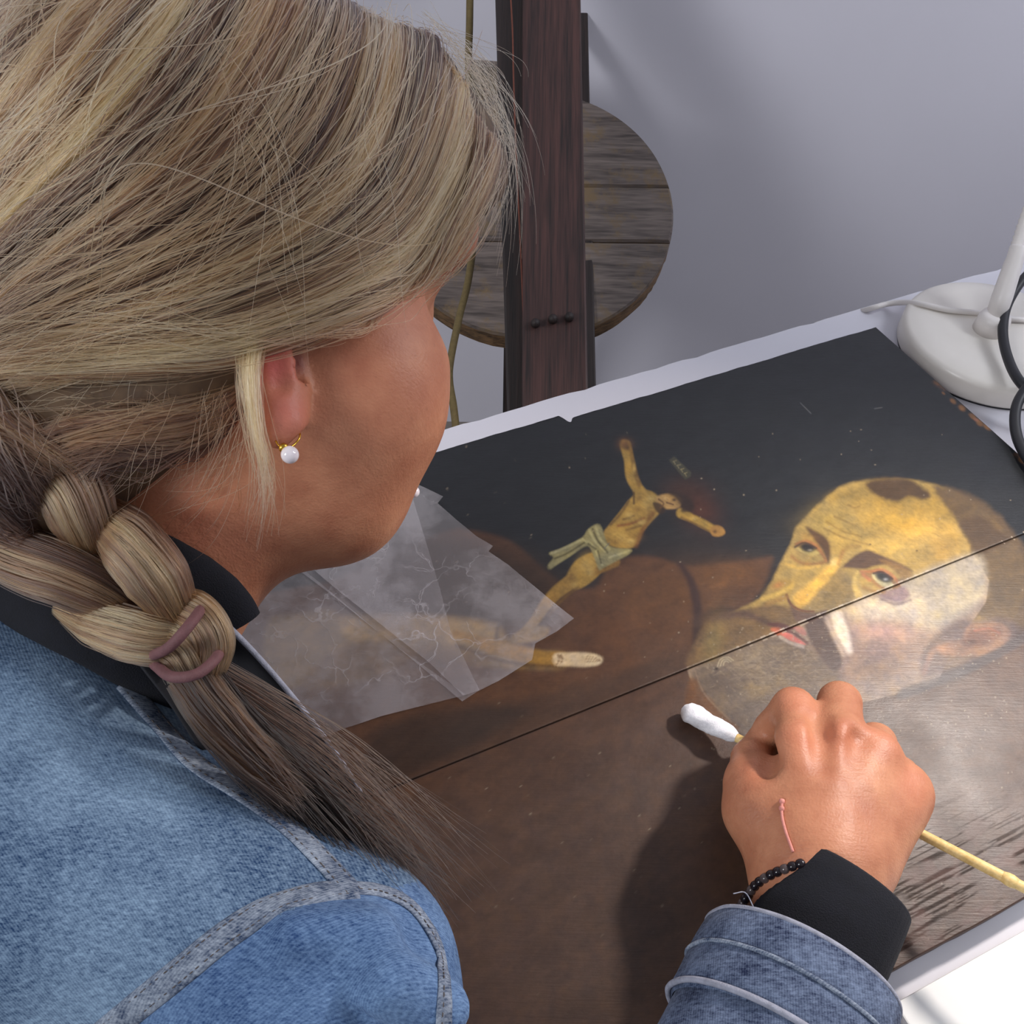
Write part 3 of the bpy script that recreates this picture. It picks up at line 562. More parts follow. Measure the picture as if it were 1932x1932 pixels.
tube('white_cord', [PL(1930, 606, TZ+.03)+A_([.03, 0, 0]), PL(1895, 600, TZ+.032), PL(1858, 592, TZ+.03), PL(1790, 585, TZ+.03), PL(1733, 573, TZ+.026), PL(1700, 571, TZ+.012), PL(1672, 574, TZ+.006), PL(1640, 583, TZ+.004), PL(1640, 583, TZ+.004)+A_([-.03, .04, -.05])], .0027, lp, M['white_plastic'], 10, 90)
tag(tube('black_cable', [PL(x, y, TZ+h) for x, y, h in ((2520, 600, .005), (2330, 520, .008), (2160, 470, .03), (2030, 468, .055), (1950, 508, .06), (1905, 566, .05), (1892, 622, .042), (1903, 680, .036), (1931, 728, .034), (1985, 765, .03), (2050, 765, .033), (2072, 720, .04), (2035, 690, .044), (1985, 697, .044), (1950, 718, .043), (1921, 758, .036), (1915, 800, .030), (1926, 842, .026), (1960, 890, .027), (2030, 935, .027), (2250, 985, .008), (2650, 990, .005))], .0042, None, M['rubber'], 14, 260), 'black power cable looping over the white lamp base at the frame edge', 'cable')
# ------------------------------------------------------------------ stool with round seat, easel posts
SC = W(1000, 392, 1.1); TLT = math.radians(24)
sn = A_([0, -math.sin(TLT), math.cos(TLT)]); sx = A_([1, 0.02, 0]); sx = nrm(sx); sy = nrm(np.cross(sn, sx))
st = empty('round_stool', A_([SC[0], SC[1], 0]), 'weathered round wooden stool with tilted plank seat behind the easel post', 'stool')
SR, STH = .181, .034
def seat_plank(y0, y1, mat, wob):
    V = []; F = []; top = []
    def e(y): return math.sqrt(max(SR*SR-y*y, 0))
    ys = np.linspace(max(y0, -SR+.0005), min(y1, SR-.0005), 26)
    ring = [(e(y), y) for y in ys]+[(-e(y), y) for y in ys[::-1]]
    nn = len(ring); b = .004
    for k, (sc, z) in enumerate(((1, -STH), (1, -b), (.985, 0))):
        for x_, y_ in ring:
            w_ = 1+.012*(hash01(np.array([x_*91+y_*37+wob]))[0]-.5)*(k == 0)
            V.append(SC+sx*x_*(sc if k == 2 else w_)+sy*(y_ if k < 2 else y0*.5+y1*.5+(y_-(y0+y1)*.5)*(1-.003/(abs(y1-y0)*.5+.01)))+sn*z)
    for k in range(2):
        for j in range(nn): F.append((k*nn+j, k*nn+(j+1) % nn, (k+1)*nn+(j+1) % nn, (k+1)*nn+j))
    F.append(tuple(range(2*nn, 3*nn))); F.append(tuple(range(nn))[::-1])
    o = mesh('seat_plank', V, F, st, mat, smooth=False); o.data.materials.append(M['stool_rim'])
    for j in range(nn): o.data.polygons[j].material_index = 1
    return o
for k, (a_, b_) in enumerate(((-.181, -.0475), (-.0462, .033), (.0336, .181))): seat_plank(a_, b_, M['stool'], k)
def board(name, top, bot, wd, wvec, th, parent, mat, bev=.002):
    d = nrm(top-bot); w = nrm(A_(wvec)-d*(A_(wvec)@d)); n = np.cross(d, w)
    return box(name, (A_(top)+A_(bot))/2, np.array([w, n, d]), (wd/2, th/2, np.linalg.norm(A_(top)-A_(bot))/2), parent, mat, bev)
for px in (-.016, .072):
    tp = SC+sx*px-sn*STH-sy*.05; board('leg', tp, A_([SC[0]+px*1.1, SC[1]-.10, 0.0]), .03, (1, 0, 0), .03, st, M['easel_dark'])
board('leg', SC-sn*STH+sy*.1, A_([SC[0], SC[1]+.22, 0.0]), .03, (1, 0, 0), .03, st, M['easel_dark'])
ea = empty('studio_easel', A_([.0, .85, 0]), 'dark mahogany easel with upright board in front of the round stool', 'easel')
def post(x0, y0, d0, x1, y1, d1, wpx, th, mat, name):
    a_, b_ = W(x0, y0, d0), W(x1, y1, d1); d = nrm(a_-b_)
    a2 = a_+d*.7; b2 = b_-d*(b_[2]/d[2]*.999)
    return board(name, a2, b2, wpx, (1, 0, 0), th, ea, mat)
post(1040, 20, .955, 1046, 730, .845, .0625, .026, M['easel'], 'front_board')
post(962, 20, .985, 986, 730, .872, .032, .030, M['easel_dark'], 'side_post')
post(1091, -300, 1.37, 1110, 730, 1.03, .016, .022, M['easel_dark'], 'side_post')
for bx, by in ((1043, 602), (1074, 598), (1010, 610)):
    q = W(bx, by, .845); lathe('peg', [(.0001, .006), (.004, .005), (.0046, .0), (.0046, -.006)], q, ea, M['easel_dark'], 12, -R2)
board('rear_rail', W(1080, 185, 1.2), W(880, 170, 1.2), .075, (0, 0, 1), .02, ea, M['stool'])
tube('russet_thread', [W(962, -30, .92), W(967, 60, .915), W(969, 150, .91), W(974, 300, .895), W(980, 420, .88), W(988, 600, .85)], .0009, ea, M['thread'], 6, 60)
cdw = tag(tube('hanging_cord', [W(887, -60, 1.0), W(886, 40, 1.0), W(884, 150, 1.0), W(893, 260, .99), W(897, 400, .96), W(885, 520, .93), W(866, 600, .90), W(850, 680, .87), W(848, 720, .86), W(856, 770, .85), W(861, 830, .84), W(862, 950, .84)], [.0042, .004, .0036], None, M['rope'], 10, 130), 'thin olive brown cord hanging between the woman\'s face and the easel', 'cord')
pg = empty('wall_peg', W(752, 0, 1.42), 'grey rounded metal peg on the wall above the woman\'s hair', 'peg')
pgp = W(776, 3, 1.36); lathe('peg_head', [(.001, .03), (.012, .028), (.018, .02), (.019, .0), (.017, -.02), (.010, -.024)], pgp, pg, M['metal'], 32, A_([0.1, -1, .1]))
tube('peg_pin', [pgp, A_([pgp[0], 1.335, pgp[2]])], .006, pg, M['metal'], 12)
# ------------------------------------------------------------------ signed-distance modelling
def smin(a, b, k):
    h = np.clip(.5+.5*(b-a)/k, 0, 1); return b+(a-b)*h-k*h*(1-h)
def ell(c, r, ax=None):
    c, r = A_(c), A_(r); axm = None if ax is None else A_(ax)
    def f(p):
        q = p-c
        if axm is not None: q = q@axm.T
        k0 = np.sqrt(((q/r)**2).sum(1)); k1 = np.sqrt(((q/r**2)**2).sum(1))+1e-9
        return k0*(k0-1)/k1
    return f
def cap(a, b, ra, rb=None):
    a, b = A_(a), A_(b); rb = ra if rb is None else rb; ab = b-a; L = ab@ab+1e-12
    def f(p):
        t = np.clip(((p-a)@ab)/L, 0, 1); q = p-a-t[:, None]*ab
        return np.sqrt((q*q).sum(1))-(ra+(rb-ra)*t)
    return f
def chain(pts, rs):
    fs = [cap(pts[i], pts[i+1], rs[i], rs[i+1]) for i in range(len(pts)-1)]
    def f(p):
        d = fs[0](p)
        for g in fs[1:]: d = np.minimum(d, g(p))
        return d
    return f
def blend(prims, p):                                        # list of (fn, k) ; ('-', fn, k) carves
    d = prims[0][0](p)
    for q in prims[1:]:
        if q[0] == '-': d = -smin(-d, q[1](p), q[2])
        else: d = smin(d, q[0](p), q[1])
    return d
def sdf_mesh(f, lo, hi, h):
    lo, hi = A_(lo), A_(hi); B = 8; nb = np.ceil((hi-lo)/(h*B)).astype(int)
    g = np.stack(np.meshgrid(*[np.arange(k) for k in nb], indexing='ij'), -1).reshape(-1, 3)
    ctr = lo+(g+.5)*B*h; d = np.concatenate([f(c) for c in np.array_split(ctr, max(1, len(ctr)//200000))])
    g = g[np.abs(d) < h*B*1.15]; N = nb*B+2
    loc = np.stack(np.meshgrid(*[np.arange(B+1)]*3, indexing='ij'), -1).reshape(-1, 3)
    VK, VP, Q = [], [], []
    key = lambda c: (c[..., 0].astype(np.int64)*N[1]+c[..., 1])*N[2]+c[..., 2]
    crn = [(i, j, k) for i in (0, 1) for j in (0, 1) for k in (0, 1)]
    eds = [(a, b) for a in range(8) for b in range(a+1, 8) if sum(abs(crn[a][t]-crn[b][t]) for t in range(3)) == 1]
    for ch in np.array_split(np.arange(len(g)), max(1, len(g)//400)):
        gi = g[ch][:, None]*B+loc[None]; sh = gi.shape[:2]
        D = f((lo+gi.reshape(-1, 3)*h)).reshape(len(ch), B+1, B+1, B+1)
        c8 = np.stack([D[:, i:B+i, j:B+j, k:B+k] for i, j, k in crn], -1)
        ng = (c8 < 0).sum(-1); act = np.argwhere((ng > 0) & (ng < 8))
        if len(act):
            c = c8[act[:, 0], act[:, 1], act[:, 2], act[:, 3]]; acc = np.zeros((len(act), 3)); cnt = np.zeros(len(act))
            for a, b in eds:
                s = (c[:, a] < 0) != (c[:, b] < 0); t = np.where(s, c[:, a]/(c[:, a]-c[:, b]+1e-30), 0)
                pa, pb = A_(crn[a]), A_(crn[b]); acc += s[:, None]*(pa+t[:, None]*(pb-pa)); cnt += s
            cell = g[ch][act[:, 0]]*B+act[:, 1:]
            VK.append(key(cell)); VP.append(lo+(cell+acc/cnt[:, None])*h)
        for ax in range(3):
            sl0 = [slice(None)]*4; sl1 = [slice(None)]*4; sl0[ax+1] = slice(0, B); sl1[ax+1] = slice(1, B+1)
            o1, o2 = [(1, 2), (2, 0), (0, 1)][ax]
            for o in (o1, o2): sl0[o+1] = slice(0, B); sl1[o+1] = slice(0, B)
            a, b = D[tuple(sl0)], D[tuple(sl1)]; s = np.argwhere((a < 0) != (b < 0))
            if not len(s): continue
            flip = a[s[:, 0], s[:, 1], s[:, 2], s[:, 3]] < 0; base = g[ch][s[:, 0]]*B+s[:, 1:]
            e1 = np.eye(3, dtype=int)[o1]; e2 = np.eye(3, dtype=int)[o2]
            q = np.stack([key(base-e1-e2), key(base-e2), key(base), key(base-e1)], 1)
            q[~flip] = q[~flip][:, ::-1]; Q.append(q)
    VK = np.concatenate(VK); VP = np.concatenate(VP); Q = np.concatenate(Q)
    VK, ix = np.unique(VK, return_index=True); VP = VP[ix]
    id_ = np.searchsorted(VK, Q); id_ = np.clip(id_, 0, len(VK)-1); ok = (VK[id_] == Q).all(1); F = id_[ok]
    used = np.unique(F); rm = np.zeros(len(VK), int); rm[used] = np.arange(len(used)); return VP[used], rm[F]
def bvh_of(o): 
    me = o.data; me.calc_loop_triangles(); n = len(me.vertices); c = np.empty(n*3, np.float32); me.vertices.foreach_get('co', c)
    t = np.empty(len(me.loop_triangles)*3, np.int32); me.loop_triangles.foreach_get('vertices', t)
    return BVHTree.FromPolygons(c.reshape(-1, 3).tolist(), t.reshape(-1, 3).tolist())
def on(bvh, x, y, lift=0.0, far=2.0):                       # the surface point seen there
    r = nrm(ray(x, y)); h = bvh.ray_cast(Vector(CAM), Vector(r), far)
    if h[0] is None: return None
    return A_(h[0])+A_(h[1])*lift, A_(h[1])
CX, CY, CZ = R0, R1, -R2                                    # right, up, towards the viewer
CA = np.array([CX, CY, CZ])
# ------------------------------------------------------------------ person: skin
HC = CAM-.122*R0+.116*R1+.4307*R2
HF, HU, HR = (nrm(A_(v)@CA) for v in ((.84, -.063, -.539), (.2, .959, .199), (.505, -.275, .818)))
HAX = np.array([HF, HU, HR])
def hp(f, u, r): return HC+HF*f+HU*u+HR*r
SHO = W(606, 1870, .385); SHO_L = W(-330, 1080, .62); NB = W(130, 1330, .455)
ELB = W(820, 2560, .43); FOR = W(1400, 2120, .385); WR = H(1548, 1665, .055)
head_prims = [
    (ell(hp(-.004, .022, 0), (.094, .092, .073), HAX), .01),
    (ell(hp(.036, -.045, 0), (.054, .082, .056), HAX), .03),
    (ell(hp(.048, .035, .006), (.043, .055, .050), HAX), .02),
    (cap(W(828, 490, .447), W(834, 430, .45), .0115), .03),
    (cap(W(746, 672, .43), W(716, 735, .432), .0185, .019), .03),
    (cap(W(692, 830, .436), W(648, 925, .445), .019, .016), .03),
    (cap(W(640, 975, .452), W(520, 900, .43), .021, .020), .03),
    (cap(W(600, 780, .405), W(690, 700, .41), .018, .022), .04),
    (cap(W(700, 770, .424), W(655, 900, .436), .025, .022), .03), (cap(W(668, 800, .428), W(630, 900, .436), .021, .020), .035), (ell(hp(.064, -.112, -.008), (.02, .018, .022), HAX), .03),
    (cap(hp(.088, -.005, -.006), hp(.096, -.042, -.010), .008, .010), .012),
    (cap(hp(.077, -.073, .004), hp(.077, -.073, -.02), .009), .012),
    (cap(hp(.073, -.086, .002), hp(.073, -.086, -.018), .009), .012),
    ('-', ell(hp(.104, -.018, .033), (.012, .012, .017), HAX), .03),
    ('-', ell(hp(.103, -.018, -.037), (.012, .012, .017), HAX), .02),
    (ell(hp(.078, -.018, .030), (.011, .011, .011), HAX), .008), (ell(hp(.086, -.018, -.037), (.012, .012, .012), HAX), .004),
    ('-', ell(W(866, 578, .447), (.016, .018, .03), CA), .022),
    (cap(W(430, 860, .432), NB, .050, .058), .035),
]
er = lambda x, y, d: W(x, y, d)
ear_prims = [
    (cap(er(528, 640, .372), er(531, 790, .366), .0088, .0070), .006),
    (cap(er(535, 700, .3735), er(545, 770, .371), .0088, .0066), .006),
    (cap(er(508, 640, .3655), er(509, 745, .364), .0028, .0026), .003),
    (cap(er(546, 610, .371), er(549, 712, .369), .0032, .0024), .003),
    (cap(er(524, 828, .365), er(552, 800, .366), .0046, .0042), .006),
    (cap(er(566, 735, .3745), er(560, 790, .374), .0042, .0046), .006),
    ('-', cap(er(561, 645, .3712), er(564, 708, .3716), .0044), .0018),
    ('-', cap(er(524, 672, .3600), er(529, 725, .3606), .0036), .004),
]
def HP(x, y, h): return H(x, y, h)
hand_prims = [
    (cap(HP(1546, 1640, .052), HP(1560, 1500, .050), .0245, .022), .01),
    (cap(HP(1548, 1600, .050), HP(1650, 1500, .042), .022, .019), .02),
    (cap(HP(1620, 1610, .046), HP(1690, 1510, .036), .019, .016), .02),
    (chain([HP(1530, 1600, .062), HP(1512, 1500, .068), HP(1508, 1408, .066)], [.012, .0105, .0124]), .012),
    (chain([HP(1556, 1600, .063), HP(1570, 1500, .071), HP(1585, 1404, .068)], [.012, .0105, .0126]), .012),
    (chain([HP(1590, 1600, .058), HP(1625, 1500, .064), HP(1650, 1425, .060)], [.012, .011, .0125]), .012),
    (chain([HP(1620, 1610, .052), HP(1676, 1530, .054), HP(1706, 1492, .048)], [.012, .011, .0115]), .012),
    # index, middle, ring and little finger curl down onto the stick
    (chain([HP(1508, 1408, .066), HP(1497, 1338, .054)], [.0128, .0118]), .007),
    (chain([HP(1497, 1338, .054), HP(1453, 1376, .034), HP(1444, 1408, .017)], [.0115, .0098, .0080]), .004),
    (chain([HP(1585, 1404, .068), HP(1584, 1326, .050)], [.0130, .0120]), .006),
    (chain([HP(1584, 1326, .050), HP(1560, 1372, .026), HP(1508, 1412, .012)], [.0116, .0100, .0085]), .003),
    (chain([HP(1650, 1425, .060), HP(1652, 1402, .040)], [.0122, .0112]), .007),
    (chain([HP(1652, 1402, .040), HP(1618, 1432, .018), HP(1565, 1452, .011)], [.0108, .0095, .0082]), .003),
    (chain([HP(1706, 1492, .048), HP(1698, 1462, .030)], [.0112, .0100]), .007),
    (chain([HP(1698, 1462, .030), HP(1660, 1480, .015), HP(1615, 1496, .010)], [.0098, .0086, .0076]), .003),
    # thumb leaves the side of the palm and closes against the index
    (chain([HP(1490, 1610, .048), HP(1432, 1530, .046)], [.0195, .0165]), .018),
    (chain([HP(1432, 1530, .046), HP(1418, 1478, .042)], [.0160, .0140]), .012),
    (chain([HP(1418, 1478, .042), HP(1416, 1432, .033), HP(1432, 1404, .022)], [.0132, .0112, .0086]), .006),
    (cap(HP(1455, 1530, .054), HP(1500, 1470, .058), .011, .010), .02),
    (chain([HP(1600, 1458, .0745), HP(1616, 1475, .0760), HP(1634, 1503, .0725)], [.0022, .0027, .0018]), .004), (chain([HP(1652, 1610, .0635), HP(1676, 1550, .0645)], [.0016, .0014]), .006), (chain([HP(1575, 1610, .0765), HP(1600, 1540, .0785)], [.0014, .0013]), .006),
    (chain([HP(1626, 1640, .066), HP(1640, 1560, .070), HP(1636, 1500, .0735)], [.0012, .0016, .0012]), .005),
    ('-', cap(HP(1542, 1350, .074), HP(1556, 1436, .0838), .0044), .008), ('-', cap(HP(1464, 1396, .056), HP(1446, 1450, .068), .0046), .008),
    ('-', cap(HP(1622, 1392, .078), HP(1612, 1445, .0875), .0042), .009),
    (cap(HP(1546, 1640, .052), W(1500, 1960, .392), .0245, .031), .02),
]
arm_prims = [(chain([W(1500, 1940, .392), FOR, ELB], [.031, .036, .040]), .02), (cap(ELB, SHO, .040, .044), .03)]
torso_prims = [(cap(NB, W(40, 1540, .475), .050, .075), .03), (cap(W(40, 1600, .475), A_([-.50, -.05, .52]), .085, .11), .05),
               (cap(SHO, W(40, 1540, .46), .040, .06), .05), (cap(SHO_L, W(40, 1540, .475), .045, .06), .05)]
def grp(prims, lo, hi):
    lo, hi = A_(lo), A_(hi)
    def f(p):
        q = np.maximum(np.maximum(lo-p, p-hi), 0); out = np.sqrt((q*q).sum(1))+.02; ins = out < .0201
        if ins.any(): out[ins] = blend(prims, p[ins])
        return out
    return f
def bb(pts, pad): pts = np.array(pts); return pts.min(0)-pad, pts.max(0)+pad
g_head = grp(head_prims, *bb([HC, hp(.1, -.13, 0), NB, hp(0, .1, 0), hp(-.09, 0, 0)], .085))
g_ear = grp(ear_prims, *bb([er(530, 640, .37), er(545, 820, .37)], .03))
g_hand = grp(hand_prims, *bb([HP(1400, 1400, .0), HP(1700, 1660, .05), HP(1600, 1300, .05), W(1500, 1960, .392)], .045))
g_arm = grp(arm_prims, *bb([W(1500, 1940, .392), FOR, ELB, SHO], .06))
g_tor = grp(torso_prims, *bb([NB, A_([-.5, -.05, .5]), SHO, SHO_L], .13))
def body_f(p): 
    d = smin(g_head(p), g_ear(p), .004); t = smin(np.minimum(g_arm(p), g_hand(p)), g_tor(p), .03); return smin(d, t, .012)
bl, bh = bb([SHO_L, A_([-.5, -.05, .5]), HC, hp(0, .1, 0), ELB, HP(1700, 1300, .01), HP(1720, 1660, .05)], .14)
V, F = sdf_mesh(body_f, bl, bh, .0022)
m = NT('skin'); v = m.coord(); at_ = m.n('ShaderNodeAttribute', attribute_name='flush_shade')
n1 = m.noise(v, 45, 5, .6); n2 = m.noise(v, 900, 3, .6)
c = m.ramp(n1, [(.3, tuple(s2l((168, 106, 78)))), (.7, tuple(s2l((198, 138, 104))))])
c = m.mix(c, at_.outputs['Color'], at_.outputs['Alpha'])
c = m.mix(c, tuple(s2l((120, 66, 46))), m.math('MULTIPLY', m.ramp(m.noise(v, 300, 2), [(.68, (0, 0, 0)), (.74, (1, 1, 1))]), .16))
m.base(c); m.set(Roughness=.46, Subsurface_Weight=.12, Subsurface_Scale=.004, Specular_IOR_Level=.4); m.b.inputs['Subsurface Radius'].default_value = (1, .35, .2)
vw = m.coord((1, 1, 1), (.2, .5, .3)); vor = m.n('ShaderNodeTexVoronoi'); vor.inputs['Scale'].default_value = 700; m.l(v, vor.inputs['Vector'])
wr_ = m.noise(m.coord((1, 5, 1), (.1, .2, .5)), 130, 4, .65); m.bump(m.math('ADD', m.math('ADD', m.math('MULTIPLY', vor.outputs['Distance'], .6), n2), m.math('MULTIPLY', wr_, 1.6)), .26, .0007); M['skin'] = m.m
pers = mesh('person', V, F, None, M['skin'])
tag(pers, 'woman with blonde braided hair in a faded denim jacket bending over the painting', 'person')
fl = np.zeros((len(V), 4)); fl[:, :3] = s2l((190, 100, 88))
def flush_shade(c, r, col, a, ax=None):
    d = np.linalg.norm(V-c, axis=1)/r; w = a*np.exp(-d**2); t = w[:, None]/(fl[:, 3:4]+w[:, None]+1e-6)
    fl[:, :3] = fl[:, :3]*(1-t)+s2l(col)*t; fl[:, 3] = np.maximum(fl[:, 3], w)
for (x, y, d), r, col, a in (((515, 690, .364), .013, (196, 92, 88), .95), ((530, 775, .362), .015, (204, 112, 100), .75), ((563, 684, .374), .0055, (62, 30, 32), .97), ((690, 640, .41), .03, (188, 100, 90), .5), ((700, 740, .41), .04, (198, 124, 98), .35), ((380, 1000, .41), .03, (180, 96, 78), .45)):  # near-black ear-slit spot paints recess shade into the skin; the rest is redness
    flush_shade(W(x, y, d), r, col, a)
for (x, y, h), r, a in (((1508, 1395, .078), .013, .6), ((1585, 1392, .08), .012, .5), ((1497, 1330, .064), .012, .55), ((1650, 1405, .068), .011, .6), ((1706, 1485, .058), .014, .6), ((1420, 1480, .05), .016, .4), ((1560, 1560, .075), .02, .2)): flush_shade(H(x, y, h), r, (204, 124, 94), a*.8)
flush_shade(hp(.095, -.082, 0), .014, (176, 84, 78), .7)
at = pers.data.color_attributes.new('flush_shade', 'FLOAT_COLOR', 'POINT'); at.data.foreach_set('color', fl.astype(np.float32).ravel())
BV = bvh_of(pers)
# ------------------------------------------------------------------ denim jacket and knit
def denim(name, dark, light, rot, blot=14, k=1.0):
    m = NT(name); v = m.coord((1, 1, 1), rot)
    w = m.n('ShaderNodeTexWave', wave_type='BANDS', bands_direction='X'); w.inputs['Scale'].default_value = 300; w.inputs['Distortion'].default_value = 1.2; w.inputs['Detail'].default_value = 1; w.inputs['Detail Scale'].default_value = 2
    m.l(v, w.inputs['Vector']); f1 = m.noise(v, blot, 5, .62); f2 = m.noise(m.coord((1, 2.4, 1), rot), 340, 4, .75)
    f = m.math('ADD', m.math('ADD', m.math('MULTIPLY', f1, .62*k), m.math('MULTIPLY', f2, .74)), m.math('MULTIPLY', w.outputs['Fac'], .07))
    m.base(m.ramp(f, [(.54+.1*(k-1), tuple(s2l(dark))), (.94+.1*(k-1), tuple(s2l(light)))])); m.set(Roughness=.85, Sheen_Weight=.06, Specular_IOR_Level=.2)
    m.bump(m.math('ADD', m.math('MULTIPLY', w.outputs['Fac'], .15), m.math('MULTIPLY', f2, .9)), .45, .0007); return m.m
M['denim'] = denim('faded_denim', (26, 56, 94), (146, 172, 198), (.3, .5, -.5))
M['denim_sleeve'] = denim('mid_blue_denim', (24, 56, 104), (120, 150, 188), (.2, .4, 1.0))
M['denim_seam'] = denim('worn_denim_seam', (38, 56, 86), (168, 178, 192), (.2, .3, .9), 60, 1.0)
M['denim_cuff'] = denim('cuff_denim', (16, 28, 58), (118, 132, 158), (.2, .3, .2), 55)
M['denim_edge'] = simple('frayed_denim_edge', (150, 152, 166), .9, .25, 260, .5, 1400)
M['stitch'] = simple('stitch_thread', (82, 74, 72), .8, .3, 300)
M['lining'] = simple('dark_lining', (30, 30, 36), .9, .2, 90, .3, 900)
M['navy'] = simple('navy_knit', (13, 14, 24), .95, .25, 160, .5, 1500)
cax = nrm(W(1552, 1700, .432)-W(1440, 2030, .382)); CUF = W(1503, 1834, .398)
jk_prims = [
    (cap(W(-40, 1330, .44), SHO, .054, .055), .02), (cap(W(-160, 1240, .45), W(110, 1375, .435), .052, .052), .03),
    (cap(W(-20, 1590, .445), A_([-.50, -.05, .52]), .118, .135), .05),
    (cap(W(-330, 1120, .60), W(-60, 1420, .47), .062, .07), .05),
    (ell(W(330, 1720, .40), (.06, .05, .045), CA), .05),
    (cap(SHO, ELB, .0525, .051), .03),
    ('-', cap(W(822, 1778, .349), W(772, 1840, .327), .0155), .006),
    ('-', cap(W(700, 1900, .334), W(820, 1990, .335), .006), .014),
    (cap(W(735, 1850, .338), W(826, 1905, .348), .012), .014),
    (cap(W(560, 1760, .340), W(700, 1755, .348), .006), .016),
]
fs_prims = [(cap(CUF+cax*.03, CUF-cax*.035, .0415, .0435), .01), (chain([CUF-cax*.062, FOR, ELB], [.0465, .050, .053]), .012), (cap(W(1310, 1950, .37), W(1450, 1925, .352), .006), .012), (cap(W(1480, 1925, .352), W(1640, 1960, .37), .004), .01)]
def jacket_f(p):
    d = blend(jk_prims, p); s = blend(fs_prims, p)
    s = np.maximum(s, (p-CUF)@cax); s = np.maximum(s, -np.maximum(cap(CUF+cax*.05, CUF-cax*.06, .0375)(p), -((p-CUF)@cax)-.024))
    d = smin(d, s, .01)
    r = (fbm(p[:, 0]*38+p[:, 2]*22, p[:, 1]*38-p[:, 2]*17, 2)-.5)*.0022
    q = cap(W(250, 1020, .40), W(520, 1330, .405), .036, .03)(p); d = -smin(-d, q, .006)
    return d+r
lo, hi = bb([SHO, ELB, FOR, CUF, W(-330, 1120, .60), A_([-.5, -.05, .5]), W(0, 1600, .42)], .15)
V, F = sdf_mesh(jacket_f, lo, hi, .0026)
jacket = mesh('denim_jacket', V, F, pers, M['denim'])
jacket.data.materials.append(M['denim_sleeve']); jacket.data.materials.append(M['denim_cuff'])
q = V[F].mean(1)                              # sleeve cloth: beyond the armhole seam
qx, qy = 966+FPX*((q-CAM)@R0)/((q-CAM)@R2), 966-FPX*((q-CAM)@R1)/((q-CAM)@R2)
armh = A_([(150, 2000), (250, 1918), (340, 1848), (430, 1780), (520, 1728), (600, 1702), (690, 1680), (760, 1672), (1000, 1600)])
isl = (qy > np.interp(qx, armh[:, 0], armh[:, 1])) & (qx > 150) | ((q-SHO)@nrm(ELB-SHO) > .0)
jacket.data.polygons.foreach_set('material_index', np.where(((q-ELB)@nrm(FOR-ELB) > .015) & (chain([CUF, FOR, ELB], [0, 0, 0])(q) < .080) & (qx > 700), 2, isl.astype(np.int32)))
JV = bvh_of(jacket)
def spath(bv, px, n, lift):
    p = smooth_path(px, n); out = []; nn = []
    for x, y in p:
        h = on(bv, x, y, lift)
        if h is not None: out.append(h[0]); nn.append(h[1])
    P, Nn = np.array(out), np.array(nn)
    for _ in range(3): Nn[1:-1] = (Nn[:-2]+Nn[1:-1]*2+Nn[2:])/4; P[1:-1] = (P[:-2]+P[1:-1]*2+P[2:])/4
    return P, Nn/np.linalg.norm(Nn, axis=1)[:, None]
def ribbon(name, P, Nn, hw, th, parent, mat, seg=12, wob=0):
    m_ = len(P); tan = np.gradient(P, axis=0); tan /= np.linalg.norm(tan, axis=1)[:, None]; V = []; F = []
    hw = np.interp(np.linspace(0, 1, m_), np.linspace(0, 1, len(np.atleast_1d(hw))), np.atleast_1d(hw)); a = np.linspace(0, 2*np.pi, seg, endpoint=False)
    ca = np.sign(np.cos(a))*np.abs(np.cos(a))**.6
    for i in range(m_):
        n = Nn[i]-tan[i]*(Nn[i]@tan[i]); n /= np.linalg.norm(n); b = np.cross(tan[i], n); w = 1+wob*(vnoise(np.array([i*.21]), np.array([hw[0]*999]))[0]-.5)
        V.append(P[i]+hw[i]*ca[:, None]*b+th*w*np.sin(a)[:, None]*n)
    for i in range(m_-1):
        for j in range(seg): F.append((i*seg+j, i*seg+(j+1) % seg, (i+1)*seg+(j+1) % seg, (i+1)*seg+j))
    F.append(tuple(range(seg))[::-1]); F.append(tuple((m_-1)*seg+j for j in range(seg)))
    return mesh(name, np.vstack(V), F, parent, mat)
def stitches(name, P, Nn, offs, parent, every=.0030, ln=.0018, r=.00028):
    tan = np.gradient(P, axis=0); tan /= np.linalg.norm(tan, axis=1)[:, None]; V = []; F = []
    s = np.r_[0, np.cumsum(np.linalg.norm(np.diff(P, axis=0), axis=1))]
    for off in offs:
        for d in np.arange(.001, s[-1]-.002, every):
            i = np.searchsorted(s, d); b = np.cross(tan[i], Nn[i]); c = P[i]+b*off+Nn[i]*.0011; t = tan[i]; k = len(V)
            for e in (-.5, -.2, .2, .5):
                for j in range(5):
                    a_ = 2*math.pi*j/5; rr = r*(1 if abs(e) < .3 else .45); V.append(c+t*ln*e+b*rr*math.cos(a_)+Nn[i]*rr*math.sin(a_))
            for u in range(3):
                for j in range(5): F.append((k+u*5+j, k+u*5+(j+1) % 5, k+(u+1)*5+(j+1) % 5, k+(u+1)*5+j))
    o = mesh(name, V, F, parent, M['stitch']); o['kind'] = 'stuff'; return o
S1 = spath(JV, [(235, 1290), (300, 1365), (370, 1440), (450, 1492), (540, 1556), (615, 1628), (668, 1688)], 90, .0002)
sm = ribbon('shoulder_seam', *S1, .0052, .0013, jacket, M['denim_seam'], wob=.5); stitches('stitching', *S1, (-.0032, .0032), jacket)
S2 = spath(JV, [(672, 1680), (600, 1686), (520, 1708), (430, 1762), (340, 1834), (250, 1906), (150, 1985)], 90, .0003)
ribbon('armhole_seam', *S2, .0056, .0014, jacket, M['denim_seam'], wob=.5); stitches('stitching', *S2, (-.0030, .0034), jacket)
